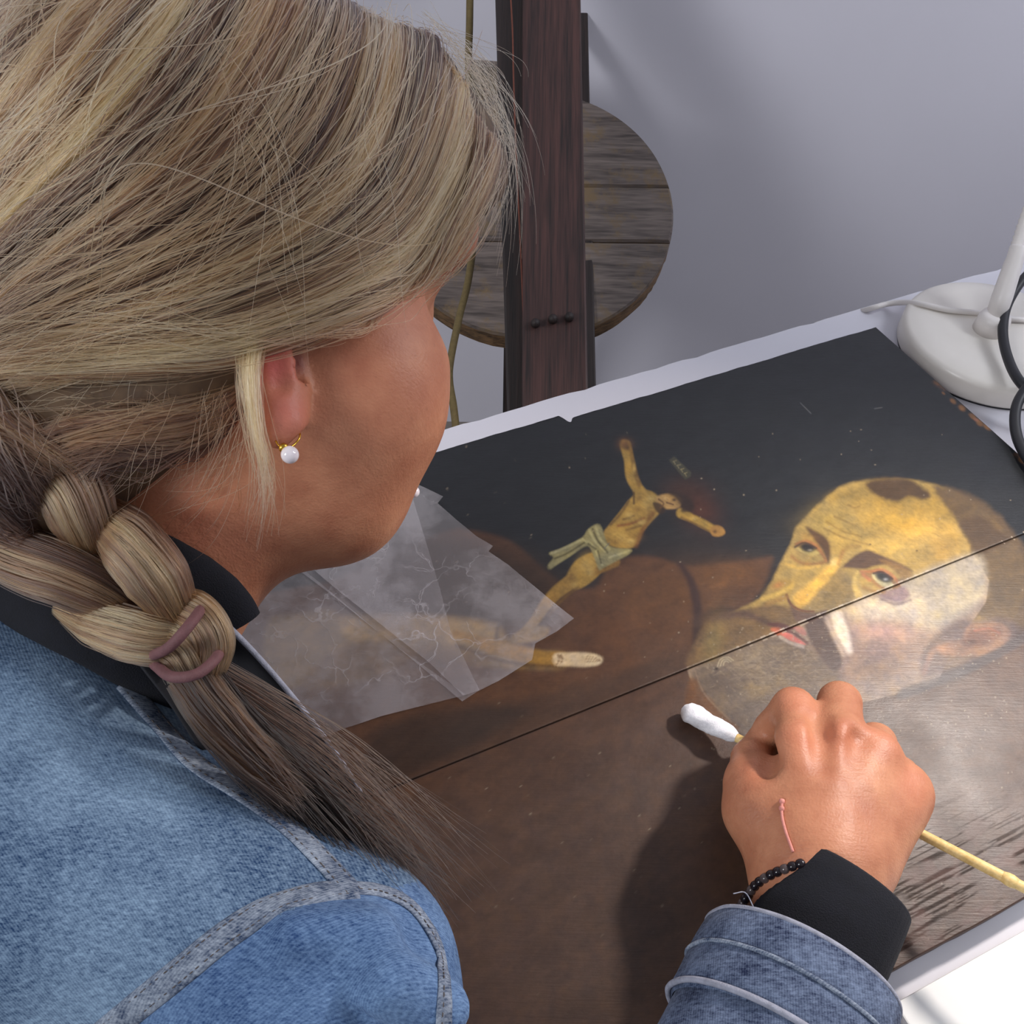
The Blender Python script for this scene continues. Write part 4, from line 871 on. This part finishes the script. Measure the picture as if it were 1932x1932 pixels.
S3 = spath(JV, [(672, 1676), (720, 1682), (770, 1705), (808, 1750), (830, 1800), (838, 1860), (836, 1960)], 70, .0003)
ribbon('armhole_seam', *S3, .0036, .0011, jacket, M['denim_seam'], wob=.5); stitches('stitching', *S3, (.0014,), jacket)
S4 = spath(JV, [(-60, 1108), (10, 1122), (70, 1148), (140, 1190), (210, 1255)], 60, .0002)
ribbon('back_neck_seam', *S4, .0030, .0016, jacket, M['denim_edge'], wob=.6)
# sleeve cuff: band, rim, seams
e1 = nrm(np.cross(cax, CZ)); e2 = np.cross(e1, cax)
def ring(r, d, a0=0, a1=2*math.pi, n=96, wob=0.0): 
    t = np.linspace(a0, a1, n, endpoint=abs(a1-a0) < 6.2); w = 1+wob*(vnoise(t*3, t*0)-.5)
    return CUF+cax*d+(r*w)[:, None]*(np.cos(t)[:, None]*e1+np.sin(t)[:, None]*e2)
def loft(name, rings, parent, mat):
    n = len(rings[0]); V = np.vstack(rings); F = [(i*n+j, i*n+(j+1) % n, (i+1)*n+(j+1) % n, (i+1)*n+j) for i in range(len(rings)-1) for j in range(n)]
    return mesh(name, V, F, parent, mat)
cuff = loft('cuff', [ring(.0390, .0005), ring(.0412, .0022), ring(.0432, .0026, wob=.02), ring(.0445, .0012, wob=.03), ring(.0456, -.006, wob=.03), ring(.0464, -.0135, wob=.03), ring(.0458, -.0155, wob=.03), ring(.0464, -.0185, wob=.03), ring(.0468, -.027, wob=.03), ring(.0474, -.033, wob=.02), ring(.0450, -.037)], jacket, M['denim_cuff'])
tube('cuff_rim', ring(.0436, .0022, wob=.03), .0013, cuff, M['denim_edge'], 8, closed=True)
tube('cuff_seam', ring(.0476, -.0350, wob=.02), .0014, cuff, M['denim_edge'], 8, closed=True)
tube('cuff_seam', ring(.0466, -.0160, wob=.03), .0009, cuff, M['denim_seam'], 8, closed=True)
tube('sleeve_seam', [CUF-cax*d+e1*r*math.cos(a)+e2*r*math.sin(a) for d, r, a in ((.037, .0472, .62), (.045, .0474, .60), (.06, .0480, .55), (.09, .0485, .5))], .0013, jacket, M['denim_edge'], 8, 30)
for a, b in ((2.72, .0010),):
    p = ring(.0440, .003, a, a+.01, 2)[0]; tube('loose_thread', [p, p+e1*-.006+cax*.003, p-e1*.011-cax*.001], .00025, cuff, M['denim_edge'], 5, 12)
# knit cuff below the sleeve
kax = nrm(W(1655, 1600, .430)-W(1550, 1790, .410)); KC = W(1602, 1672, .425); k1 = nrm(np.cross(kax, CZ)); k2 = np.cross(k1, kax)
def kring(r, d, tilt=.0): 
    t = np.linspace(0, 2*math.pi, 120, endpoint=False); rr = r+.00012*np.cos(t*70)
    return KC+kax*(d+tilt*np.cos(t))[:, None]+rr[:, None]*(np.cos(t)[:, None]*k1+np.sin(t)[:, None]*k2)
loft('knit_cuff', [kring(.0265, -.012), kring(.0270, .0015), kring(.0285, .0026), kring(.0296, .0014), kring(.0304, -.006), kring(.0312, -.016), kring(.0318, -.026), kring(.0320, -.036), kring(.0310, -.06)], pers, M['navy'])
# bracelet of dark beads and pink cord
br = tube('bracelet', [H(x, y, h) for x, y, h in ((1396, 1712, .040), (1410, 1690, .050), (1428, 1668, .060), (1452, 1652, .068), (1480, 1640, .074), (1510, 1630, .078), (1545, 1622, .080))], .0009, pers, M['rubber'], 8, 40)
M['bead'] = simple('dark_glass_bead', (30, 24, 28), .15, .3, 300); M['bead_light'] = simple('smoky_bead', (78, 68, 68), .12, .3, 300)
bp = smooth_path([H(x, y, h) for x, y, h in ((1396, 1712, .040), (1410, 1690, .050), (1428, 1668, .060), (1452, 1652, .068), (1480, 1640, .074), (1510, 1630, .078))], 13)
b0 = None
for i, p in enumerate(bp):
    b0 = lathe('bead', [(.0003, -.0026), (.0013, -.0022), (.0022, -.0012), (.0024, 0), (.0022, .0012), (.0013, .0022), (.0003, .0026)], p, br, M['bead_light'] if i % 3 == 1 else M['bead'], 14, bp[min(i+1, 12)]-bp[max(i-1, 0)])
pc, pn = spath(BV, [(1476, 1513), (1476, 1540), (1484, 1572), (1497, 1608)], 30, .0006)
M['pink'] = simple('dusty_pink_cord', (206, 134, 122), .7, .2, 400, .3, 1500)
pk = tube('wrist_cord', pc, .0008, pers, M['pink'], 8)
for k in (0, 4): lathe('knot', [(.0002, -.0015), (.0013, -.0009), (.0015, 0), (.0012, .001), (.0002, .0015)], pc[k], pk, M['pink'], 10, pc[1]-pc[0])
# dark corduroy collar, lining and front edge
def off(x, y, l, d): h = on(BV, x, y, l); return W(x, y, d) if h is None else h[0]
col = tube('collar', [W(-90, 1085, .405), off(20, 1120, .004, .40), off(130, 1165, .004, .40), off(215, 1215, .004, .40), off(285, 1270, .004, .40), W(330, 1330, .415)], [.014, .0145, .0145, .013, .011], pers, M['navy'], 20, 60, flat=(CZ, .6))
tube('collar', [off(262, 1010, .003, .40), off(325, 1058, .004, .395), W(385, 1110, .392), W(432, 1150, .394), W(452, 1176, .397)], [.007, .0105, .0128, .0128, .0105], pers, M['navy'], 24, 50, flat=(CZ, .5))
fe = [(318, 1075), (398, 1150), (480, 1232), (558, 1322), (620, 1402), (660, 1460), (681, 1496)]
fp = smooth_path([W(x, y, d) for (x, y), d in zip(fe, (.384, .388, .394, .402, .410, .416, .420))], 60)
bk = smooth_path([W(x, y, d) for (x, y), d in zip([(250, 1240), (320, 1330), (390, 1430), (470, 1480), (550, 1540), (610, 1580), (660, 1600)], (.385, .388, .395, .40, .41, .415, .42))], 60)
V = []; F = []; nr = 14
for k in range(nr):
    t = k/(nr-1); sag = math.sin(math.pi*t)*.028*(1-.6*np.linspace(0, 1, 60))
    V.append(fp*(1-t)+bk*t+R2*sag[:, None])
V = np.vstack(V); F = [(i*60+j, i*60+j+1, (i+1)*60+j+1, (i+1)*60+j) for i in range(nr-1) for j in range(59)]
lin = mesh('jacket_front', V, F, jacket, M['lining']); so_ = lin.modifiers.new('thickness', 'SOLIDIFY'); so_.thickness = .0014
tube('front_edge', fp, [.0014, .0014, .0013, .0010], jacket, M['denim_edge'], 10)
# earrings
M_ = W(547, 858, .3585)
eg = tube('earring', smooth_path([W(560, 800, .372), W(566, 822, .366), W(556, 838, .3635), W(540, 846, .3605), W(528, 842, .3595), W(520, 832, .361)], 40), .00042, pers, M['gold'], 8); eg['label'] = 'gold hook earring with pearl in the near ear'
lathe('pearl_cap', [(.0004, .0022), (.0015, .0018), (.0022, .0004), (.0018, -.0006)], W(536, 846, .3590), eg, M['gold'], 16, W(530, 836, .36)-W(547, 858, .359))
def pearl(c, r, par):
    bm = bmesh.new(); bmesh.ops.create_uvsphere(bm, u_segments=32, v_segments=20, radius=r)
    for v_ in bm.verts: v_.co += Vector(tuple(c))
    me = bpy.data.meshes.new('pearl'); bm.to_mesh(me); bm.free(); me.polygons.foreach_set('use_smooth', np.ones(len(me.polygons), bool)); return link('pearl', me, par, M['pearl'])
pearl(M_, .0037, eg)
eg2 = tube('earring', smooth_path([W(758, 890, .50), W(768, 908, .503), W(776, 920, .505)], 10), .00045, pers, M['gold'], 8); pearl(W(781, 928, .506), .0034, eg2)
# ------------------------------------------------------------------ hair
m = NT('hair_strand'); a = m.n('ShaderNodeAttribute', attribute_name='shade'); h = m.n('ShaderNodeBsdfHairPrincipled')
h.model = 'CHIANG'; h.parametrization = 'COLOR'; m.l(a.outputs['Color'], h.inputs['Color']); h.inputs['Roughness'].default_value = .34; h.inputs['Radial Roughness'].default_value = .5; h.inputs['Coat'].default_value = .0
m.l(h.outputs[0], m.out.inputs[0]); M['hair'] = m.m
m = NT('hair_mass'); v = m.coord(); m.base(m.ramp(m.noise(v, 60, 4), [(.3, tuple(s2l((66, 50, 40)))), (.7, tuple(s2l((112, 88, 64))))])); m.set(Roughness=.7); M['hair_mass'] = m.m
PAL = s2l([(48, 33, 29), (94, 66, 51), (148, 109, 76), (206, 160, 107), (241, 206, 154)])
def shade(t): 
    t = np.clip(t, 0, .999)*4; i = t.astype(int); f = (t-i)[:, None]; return PAL[i]*(1-f)+PAL[np.minimum(i+1, 4)]*f
def strands(name, P, cols, rad, parent, tip=.35, mat='hair'):
    """P: (n, k, 3) strand points"""
    n, k, _ = P.shape; hc = bpy.data.hair_curves.new(name); hc.add_curves([k]*n)
    hc.attributes['position'].data.foreach_set('vector', P.astype(np.float32).ravel())
    ra = hc.attributes.new('radius', 'FLOAT', 'POINT'); prof = np.interp(np.linspace(0, 1, k), [0, .1, .7, 1], [.7, 1, .9, tip])
    ra.data.foreach_set('value', (np.broadcast_to(np.atleast_1d(rad), (n,))[:, None]*prof[None]).astype(np.float32).ravel())
    ca = hc.attributes.new('shade', 'FLOAT_COLOR', 'CURVE'); ca.data.foreach_set('color', np.c_[cols, np.ones(n)].astype(np.float32).ravel())
    hc.materials.append(M[mat]); o = bpy.data.objects.new(name, hc); COL.objects.link(o)
    o.parent = parent; o.matrix_parent_inverse = Matrix.Translation(parent.location).inverted(); return o
# hair mass: a shell over the skull, swept back to the nape
pA, pB = W(905, 385, .43), W(150, 880, .40); pn_ = nrm(np.cross(pB-pA, HR)); 
if pn_@HU > 0: pn_ = -pn_
hair_prims = [(ell(hp(-.013, .025, 0), (.110, .105, .088), HAX), .01), (ell(hp(.058, .052, .012), (.052, .058, .062), HAX), .02), (cap(W(785, 150, .44), W(846, 300, .443), .017, .012), .03), (ell(W(90, 560, .395), (.052, .052, .05), CA), .04), (ell(W(160, 230, .450), (.050, .050, .05), CA), .08), (cap(W(60, 690, .385), W(-60, 760, .385), .034, .03), .03)]
def hair_f(p): 
    d = blend(hair_prims, p); cut = (p-pA)@pn_; d = np.maximum(d, cut)
    n = cap(W(330, 745, .392), W(70, 890, .388), .030, .034)(p); return smin(d, n, .02)
lo, hi = bb([HC, hp(.1, .1, 0), hp(-.12, -.05, 0), W(-60, 760, .385), W(60, 900, .388)], .11)
V, F = sdf_mesh(hair_f, lo, hi, .003)
hair = mesh('hair', V, F, pers, M['hair_mass']); HV = bvh_of(hair)
def near_on(x, y, lift, d0, bv=None):
    bv = bv or HV; h = on(bv, x, y, lift)
    if h is not None: return h[0]
    p = W(x, y, d0); q = bv.find_nearest(Vector(p)); return A_(q[0])+A_(q[1])*lift
def guide3(px, n, lift=.001, bv=None):
    p = smooth_path(px, n); out = []; d0 = .40
    for x, y in p:
        q = near_on(x, y, lift, d0, bv); out.append(q); d0 = (q-CAM)@R2
    o = np.array(out)
    for _ in range(2): o[1:-1] = (o[:-2]+2*o[1:-1]+o[2:])/4
    return o
def field(name, guides, tones, n, k, rad, lift=(.0004, .0065), clump=.0035, jit=.0015, s0=(0, .12), s1=(.82, 1), seed=1, tonevar=.28, parent=None, streak=7.0, bv=None):
    r = np.random.default_rng(seed); G = np.array([guide3(g, 48, bv=bv) if len(g[0]) == 2 else smooth_path(g, 48) for g in guides]); ng = len(G)
    T = r.uniform(0, ng-1, n); i = np.minimum(T.astype(int), ng-2); f = (T-i); f = f[:, None, None]
    base = G[i]*(1-f)+G[i+1]*f; side = G[i+1]-G[i]; side /= np.linalg.norm(side, axis=2, keepdims=True)+1e-9
    tan = np.gradient(base, axis=1); tan /= np.linalg.norm(tan, axis=2, keepdims=True)+1e-9
    nor = np.cross(tan, side); sgn = np.sign(((base-HC)*nor).sum(2, keepdims=True)); nor *= np.where(sgn == 0, 1, sgn)
    s = np.linspace(0, 1, 48)[None]; lay = r.random(n)**1.4; L = lift[0]+(lift[1]-lift[0])*lay[:, None]
    wv = (vnoise(T[:, None]*streak+seed, s*2.2+T[:, None]*.6)-.5)*2
    wv2 = vnoise(T[:, None]*streak*2.3+9, s*3+seed)-.5
    ph = r.uniform(0, 6.28, (n, 1)); fr = r.uniform(2, 9, (n, 1)); am = r.exponential(jit, (n, 1))
    base = base+side*((wv*clump)+am*np.sin(ph+fr*s))[..., None]+nor*(L*(.35+.65*np.sin(np.pi*np.clip(s, .04, .96))**.5)+wv2*clump*.7+am*.6*np.cos(ph+fr*.7*s))[..., None]
    a = r.uniform(*s0, n); b = r.uniform(*s1, n); q = a[:, None]+(b-a)[:, None]*np.linspace(0, 1, k)[None]; q *= 47; j = np.minimum(q.astype(int), 46); w = (q-j)[..., None]
    ii = np.arange(n)[:, None]; P = base[ii, j]*(1-w)+base[ii, j+1]*w
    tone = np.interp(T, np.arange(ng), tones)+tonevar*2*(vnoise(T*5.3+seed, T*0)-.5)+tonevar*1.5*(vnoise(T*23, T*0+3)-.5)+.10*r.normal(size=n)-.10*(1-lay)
    return strands(name, P, shade(tone), rad*r.uniform(.7, 1.3, n), parent or hair)
GU = [
    [(940, 240), (915, 330), (880, 400), (812, 500), (690, 590), (510, 650), (330, 690), (150, 712), (-30, 735)],
    [(893, 215), (884, 320), (838, 440), (748, 545), (570, 628), (360, 684), (160, 706), (0, 712), (-60, 745)],
    [(900, 110), (880, 210), (836, 335), (762, 446), (622, 545), (425, 625), (205, 662), (0, 690), (-70, 730)],
    [(815, 0), (806, 150), (760, 305), (684, 425), (545, 524), (335, 603), (125, 650), (-30, 688), (-90, 715)],
    [(728, -30), (715, 130), (674, 282), (584, 402), (434, 502), (235, 592), (45, 652), (-60, 690)],
    [(648, -65), (624, 100), (563, 252), (453, 382), (303, 482), (122, 572), (-35, 650), (-90, 690)],
    [(560, -85), (505, 80), (423, 232), (313, 352), (173, 462), (22, 572), (-70, 650)],
    [(450, -85), (375, 60), (283, 202), (173, 322), (43, 442), (-75, 565)],
    [(340, -75), (245, 40), (153, 172), (43, 302), (-85, 432)],
    [(230, -50), (115, 30), (23, 152), (-85, 272)],
    [(120, -20), (20, 50), (-80, 150)],
    [(20, -60), (-40, -20), (-110, 50)]]
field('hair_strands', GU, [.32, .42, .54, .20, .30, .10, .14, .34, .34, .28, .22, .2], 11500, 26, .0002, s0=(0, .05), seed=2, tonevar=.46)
field('hair_strands', GU, [.6, .74, .8, .62, .66, .58, .62, .7, .66, .62, .6, .6], 1600, 26, .00015, lift=(.004, .0105), jit=.006, seed=5, tonevar=.15)
# the far side of the head, out of sight from here
MG = []
for g in (GU[1], GU[3], GU[5], GU[7], GU[9]): q = guide3(g, 24); MG.append(q-2*((q-HC)@HR)[:, None]*HR)
field('hair_strands', MG, [.5, .4, .4, .4, .4], 1800, 14, .0003, seed=12)
BG = []; gat = HV.find_nearest(Vector(W(10, 740, .37)))[0]
for az in (75, 45, 15, -15, -45, -75, -100):
    pts = []
    for el in (82, 60, 38, 16, -4, -20):
        a, e = math.radians(az*(1 if el > 0 else .7)), math.radians(el); d = -HF*math.cos(e)*math.cos(a)+HR*math.cos(e)*math.sin(a)+HU*math.sin(e)
        h_ = HV.ray_cast(Vector(HC+d*.4), Vector(-d)); pts.append(A_(h_[0]) if h_[0] is not None else HC+d*.1)
    BG.append(np.array(pts+[A_(gat)]))
field('hair_strands', BG, [.5, .45, .4, .5, .4, .4, .4], 3600, 16, .00028, s0=(0, .06), seed=22, tonevar=.35)
# temple and sideburn wisps
TG = [[(868, 400), (846, 460), (800, 520), (735, 570), (650, 620)], [(850, 350), (825, 430), (765, 505), (680, 565), (590, 620)], [(850, 450), (800, 520), (752, 565), (720, 600), (705, 626)]]
field('temple_hair', TG, [.6, .5, .45], 1500, 16, .00016, lift=(.0005, .004), jit=.001, clump=.0015, s0=(0, .5), s1=(.4, 1), seed=8, tonevar=.12, bv=BV)
NB_ = [[(-60, 690), (0, 740), (70, 800), (150, 850), (225, 885)], [(-80, 750), (-10, 800), (50, 850), (110, 910)], [(-80, 840), (-20, 880), (30, 920), (70, 980)], [(-80, 930), (-20, 960), (40, 990), (90, 1010)]]
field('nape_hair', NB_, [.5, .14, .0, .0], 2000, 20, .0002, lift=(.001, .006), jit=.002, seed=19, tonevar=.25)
NG = [[(505, 660), (470, 715), (390, 755), (260, 775), (120, 800), (30, 840)], [(470, 740), (410, 790), (310, 815), (200, 830), (110, 870)], [(440, 800), (380, 835), (300, 850), (210, 870), (150, 915)]]
field('nape_hair', NG, [.42, .2, .12], 2400, 20, .0002, lift=(.001, .007), jit=.002, seed=9, tonevar=.2)
def loose(name, paths, n, rad, spread, tones, seed, k=22, parent=None):
    r = np.random.default_rng(seed); out = []; tn = []
    for q in range(n):
        p = np.array(paths[q % len(paths)]); c = smooth_path([W(*v_) for v_ in p], k); s = np.linspace(0, 1, k)[:, None]
        o1, o2 = r.normal(size=3)*spread, r.normal(size=3)*spread; c = c+o1*(1-s)*.6+o2*s*1.5+np.sin(s*r.uniform(2, 8)+r.uniform(0, 6))*r.normal(size=3)*spread*.5
        e = max(4, int(k*r.uniform(.55, 1))); t = np.linspace(0, e-1, k); i = np.minimum(t.astype(int), k-2); f = (t-i)[:, None]; out.append(c[i]*(1-f)+c[i+1]*f); tn.append(r.uniform(*tones))
    return strands(name, np.array(out), shade(np.array(tn)), rad, parent or hair)
loose('ear_wisp', [[(496, 580, .368), (474, 690, .354), (482, 800, .356), (496, 880, .36), (496, 960, .364), (476, 1060, .37)], [(474, 580, .366), (460, 710, .354), (478, 820, .358), (510, 920, .362), (516, 1000, .366)], [(512, 585, .370), (482, 695, .355), (488, 820, .357), (500, 900, .362), (466, 1010, .37)]], 170, .00014, .0022, (.55, .95), 3)
loose('flyaway_hair', [[(870, 110, .44), (930, 210, .45), (955, 330, .455), (930, 440, .46), (890, 500, .46)], [(840, 90, .44), (930, 170, .45), (975, 290, .46), (985, 360, .46)], [(880, 180, .44), (950, 260, .45), (960, 400, .46), (930, 560, .46)], [(800, 40, .43), (880, 100, .44), (945, 180, .445), (950, 280, .45)], [(890, 260, .44), (930, 350, .45), (905, 430, .45)]], 150, .00009, .0055, (.4, .8), 4)
loose('flyaway_hair', [[(620, 20, .335), (560, 200, .325), (470, 420, .325), (300, 600, .335)], [(400, 60, .33), (480, 260, .322), (510, 480, .328), (520, 660, .34)], [(300, 100, .33), (240, 330, .328), (180, 560, .34), (60, 700, .35)], [(700, 60, .36), (660, 260, .345), (620, 460, .345), (640, 640, .36)], [(600, 100, .335), (450, 330, .325), (330, 520, .33), (250, 780, .35)]], 80, .00009, .010, (.5, .9), 14)
loose('nape_wisp', [[(300, 740, .362), (280, 860, .368), (220, 960, .375)], [(420, 760, .362), (360, 880, .372), (300, 960, .38)], [(460, 800, .364), (420, 900, .374), (350, 960, .385), (260, 1000, .385)], [(200, 760, .355), (60, 800, .355), (-20, 900, .36)]], 150, .00011, .008, (.4, .85), 6)
# ------------------------------------------------------------------ braid
def lock(name, path, hw, thick, n, tones, seed, k=26, spread=0.0, tw=.5, core=True, rad=.0002, shadow_k=1.0):
    r = np.random.default_rng(seed); c = smooth_path([W(*p) for p in path], k); s = np.linspace(0, 1, k)
    w = np.interp(s, np.linspace(0, 1, len(hw)), hw)/FPX*((c-CAM)@R2); tan = np.gradient(c, axis=0); tan /= np.linalg.norm(tan, axis=1)[:, None]
    nz = CZ-tan*(tan@CZ)[:, None]; nz /= np.linalg.norm(nz, axis=1)[:, None]; sd = np.cross(tan, nz)
    par = braid
    if core:
        seg = 18; a_ = np.linspace(0, 2*np.pi, seg, endpoint=False); V = np.vstack([c[i]+.88*w[i]*(np.cos(a_)[:, None]*sd[i]+thick*np.sin(a_)[:, None]*nz[i]) for i in range(k)])
        F = [(i*seg+j, i*seg+(j+1) % seg, (i+1)*seg+(j+1) % seg, (i+1)*seg+j) for i in range(k-1) for j in range(seg)]+[tuple(range(seg))[::-1], tuple((k-1)*seg+j for j in range(seg))]
        mesh(name, V, F, braid, M['hair_mass'])
    th = r.uniform(0, 2*np.pi, n); rr = np.sqrt(r.uniform(.62 if core else .0, 1.12, n)); ang = th[:, None]+tw*(s[None]-.5)
    j = r.normal(size=(n, 3))*spread; P = c[None]+(rr[:, None]*w[None]*np.cos(ang))[..., None]*sd[None]+(rr[:, None]*w[None]*thick*np.sin(ang))[..., None]*nz[None]+j[:, None]*s[None, :, None]**2
    P = P+(np.sin(s[None]*r.uniform(2, 7, (n, 1))+r.uniform(0, 6, (n, 1)))*r.normal(size=(n, 1))*.0008)[..., None]*sd[None]
    tone = r.uniform(*tones, n)+.22*(vnoise(np.cos(th)*4+seed, th*0)-.5)*2
    o = strands('lock_strands' if core else name, P, shade(tone)*shadow_k, rad*r.uniform(.7, 1.3, n), par)
    if core: o.parent = braid; o.matrix_parent_inverse = Matrix.Translation(braid.location).inverted()
    return o
braid = empty('braid', W(150, 950, .38)); braid.parent = pers
for args in (
    ('lock', [(60, 930, .384), (30, 990, .386), (20, 1080, .39)], [50, 70, 60], .7, 420, (.02, .2), 20),
    ('lock', [(-60, 760, .37), (40, 790, .365), (140, 845, .368), (230, 890, .375)], [40, 52, 46, 20], .6, 520, (.2, .62), 21),
    ('lock', [(110, 870, .372), (140, 930, .364), (160, 990, .366), (178, 1040, .375)], [48, 66, 60, 36], .6, 640, (.28, .66), 22),
    ('lock', [(-70, 990, .372), (30, 1048, .368), (130, 1090, .366), (210, 1130, .372), (250, 1160, .38)], [46, 54, 56, 50, 26], .65, 620, (.12, .44), 23),
    ('lock', [(190, 970, .372), (250, 1030, .364), (300, 1100, .364), (335, 1170, .372)], [34, 56, 58, 34], .62, 620, (.24, .6), 24),
    ('lock', [(110, 1140, .38), (200, 1180, .370), (280, 1208, .366), (345, 1215, .370)], [18, 42, 48, 38], .65, 520, (.32, .7), 25),
    ('lock', [(320, 1130, .376), (375, 1165, .368), (398, 1215, .367), (385, 1270, .37)], [22, 40, 42, 34], .65, 420, (.2, .52), 26),
    ('lock', [(300, 1200, .372), (340, 1230, .366), (360, 1275, .367)], [34, 44, 40], .6, 300, (.35, .65), 27),
): lock(*args)
lock('tail', [(355, 1270, .369), (400, 1340, .366), (470, 1420, .37), (560, 1500, .38)], [44, 46, 36, 10], .5, 520, (.08, .36), 30, spread=.004, shadow_k=.32)  # tail colours darkened here to stand for the head's shadow
lock('tail', [(385, 1280, .369), (440, 1360, .372), (535, 1465, .382), (645, 1585, .392), (755, 1710, .40)], [36, 44, 54, 60, 62], .35, 640, (.0, .2), 31, shadow_k=.10, spread=.010, core=False, rad=.00016)
lock('tail', [(400, 1260, .372), (500, 1330, .385), (620, 1420, .395), (740, 1540, .40), (830, 1660, .405)], [26, 44, 60, 70, 80], .4, 130, (.04, .26), 32, shadow_k=.5, spread=.012, core=False, rad=.00012)
M['elastic'] = simple('mauve_elastic', (110, 72, 74), .7, .15, 300, .3, 1200)
def band(pts, r): return tube('hair_tie', smooth_path([W(*p) for p in pts+pts[:1]], 80)[:-1], r, braid, M['elastic'], 14, closed=True)
band([(284, 1238, .366), (318, 1222, .352), (352, 1186, .351), (378, 1150, .366), (360, 1160, .385), (310, 1210, .386)], .0023)
band([(292, 1254, .366), (325, 1277, .352), (375, 1270, .351), (412, 1234, .364), (380, 1236, .384), (320, 1246, .386)], .0023)
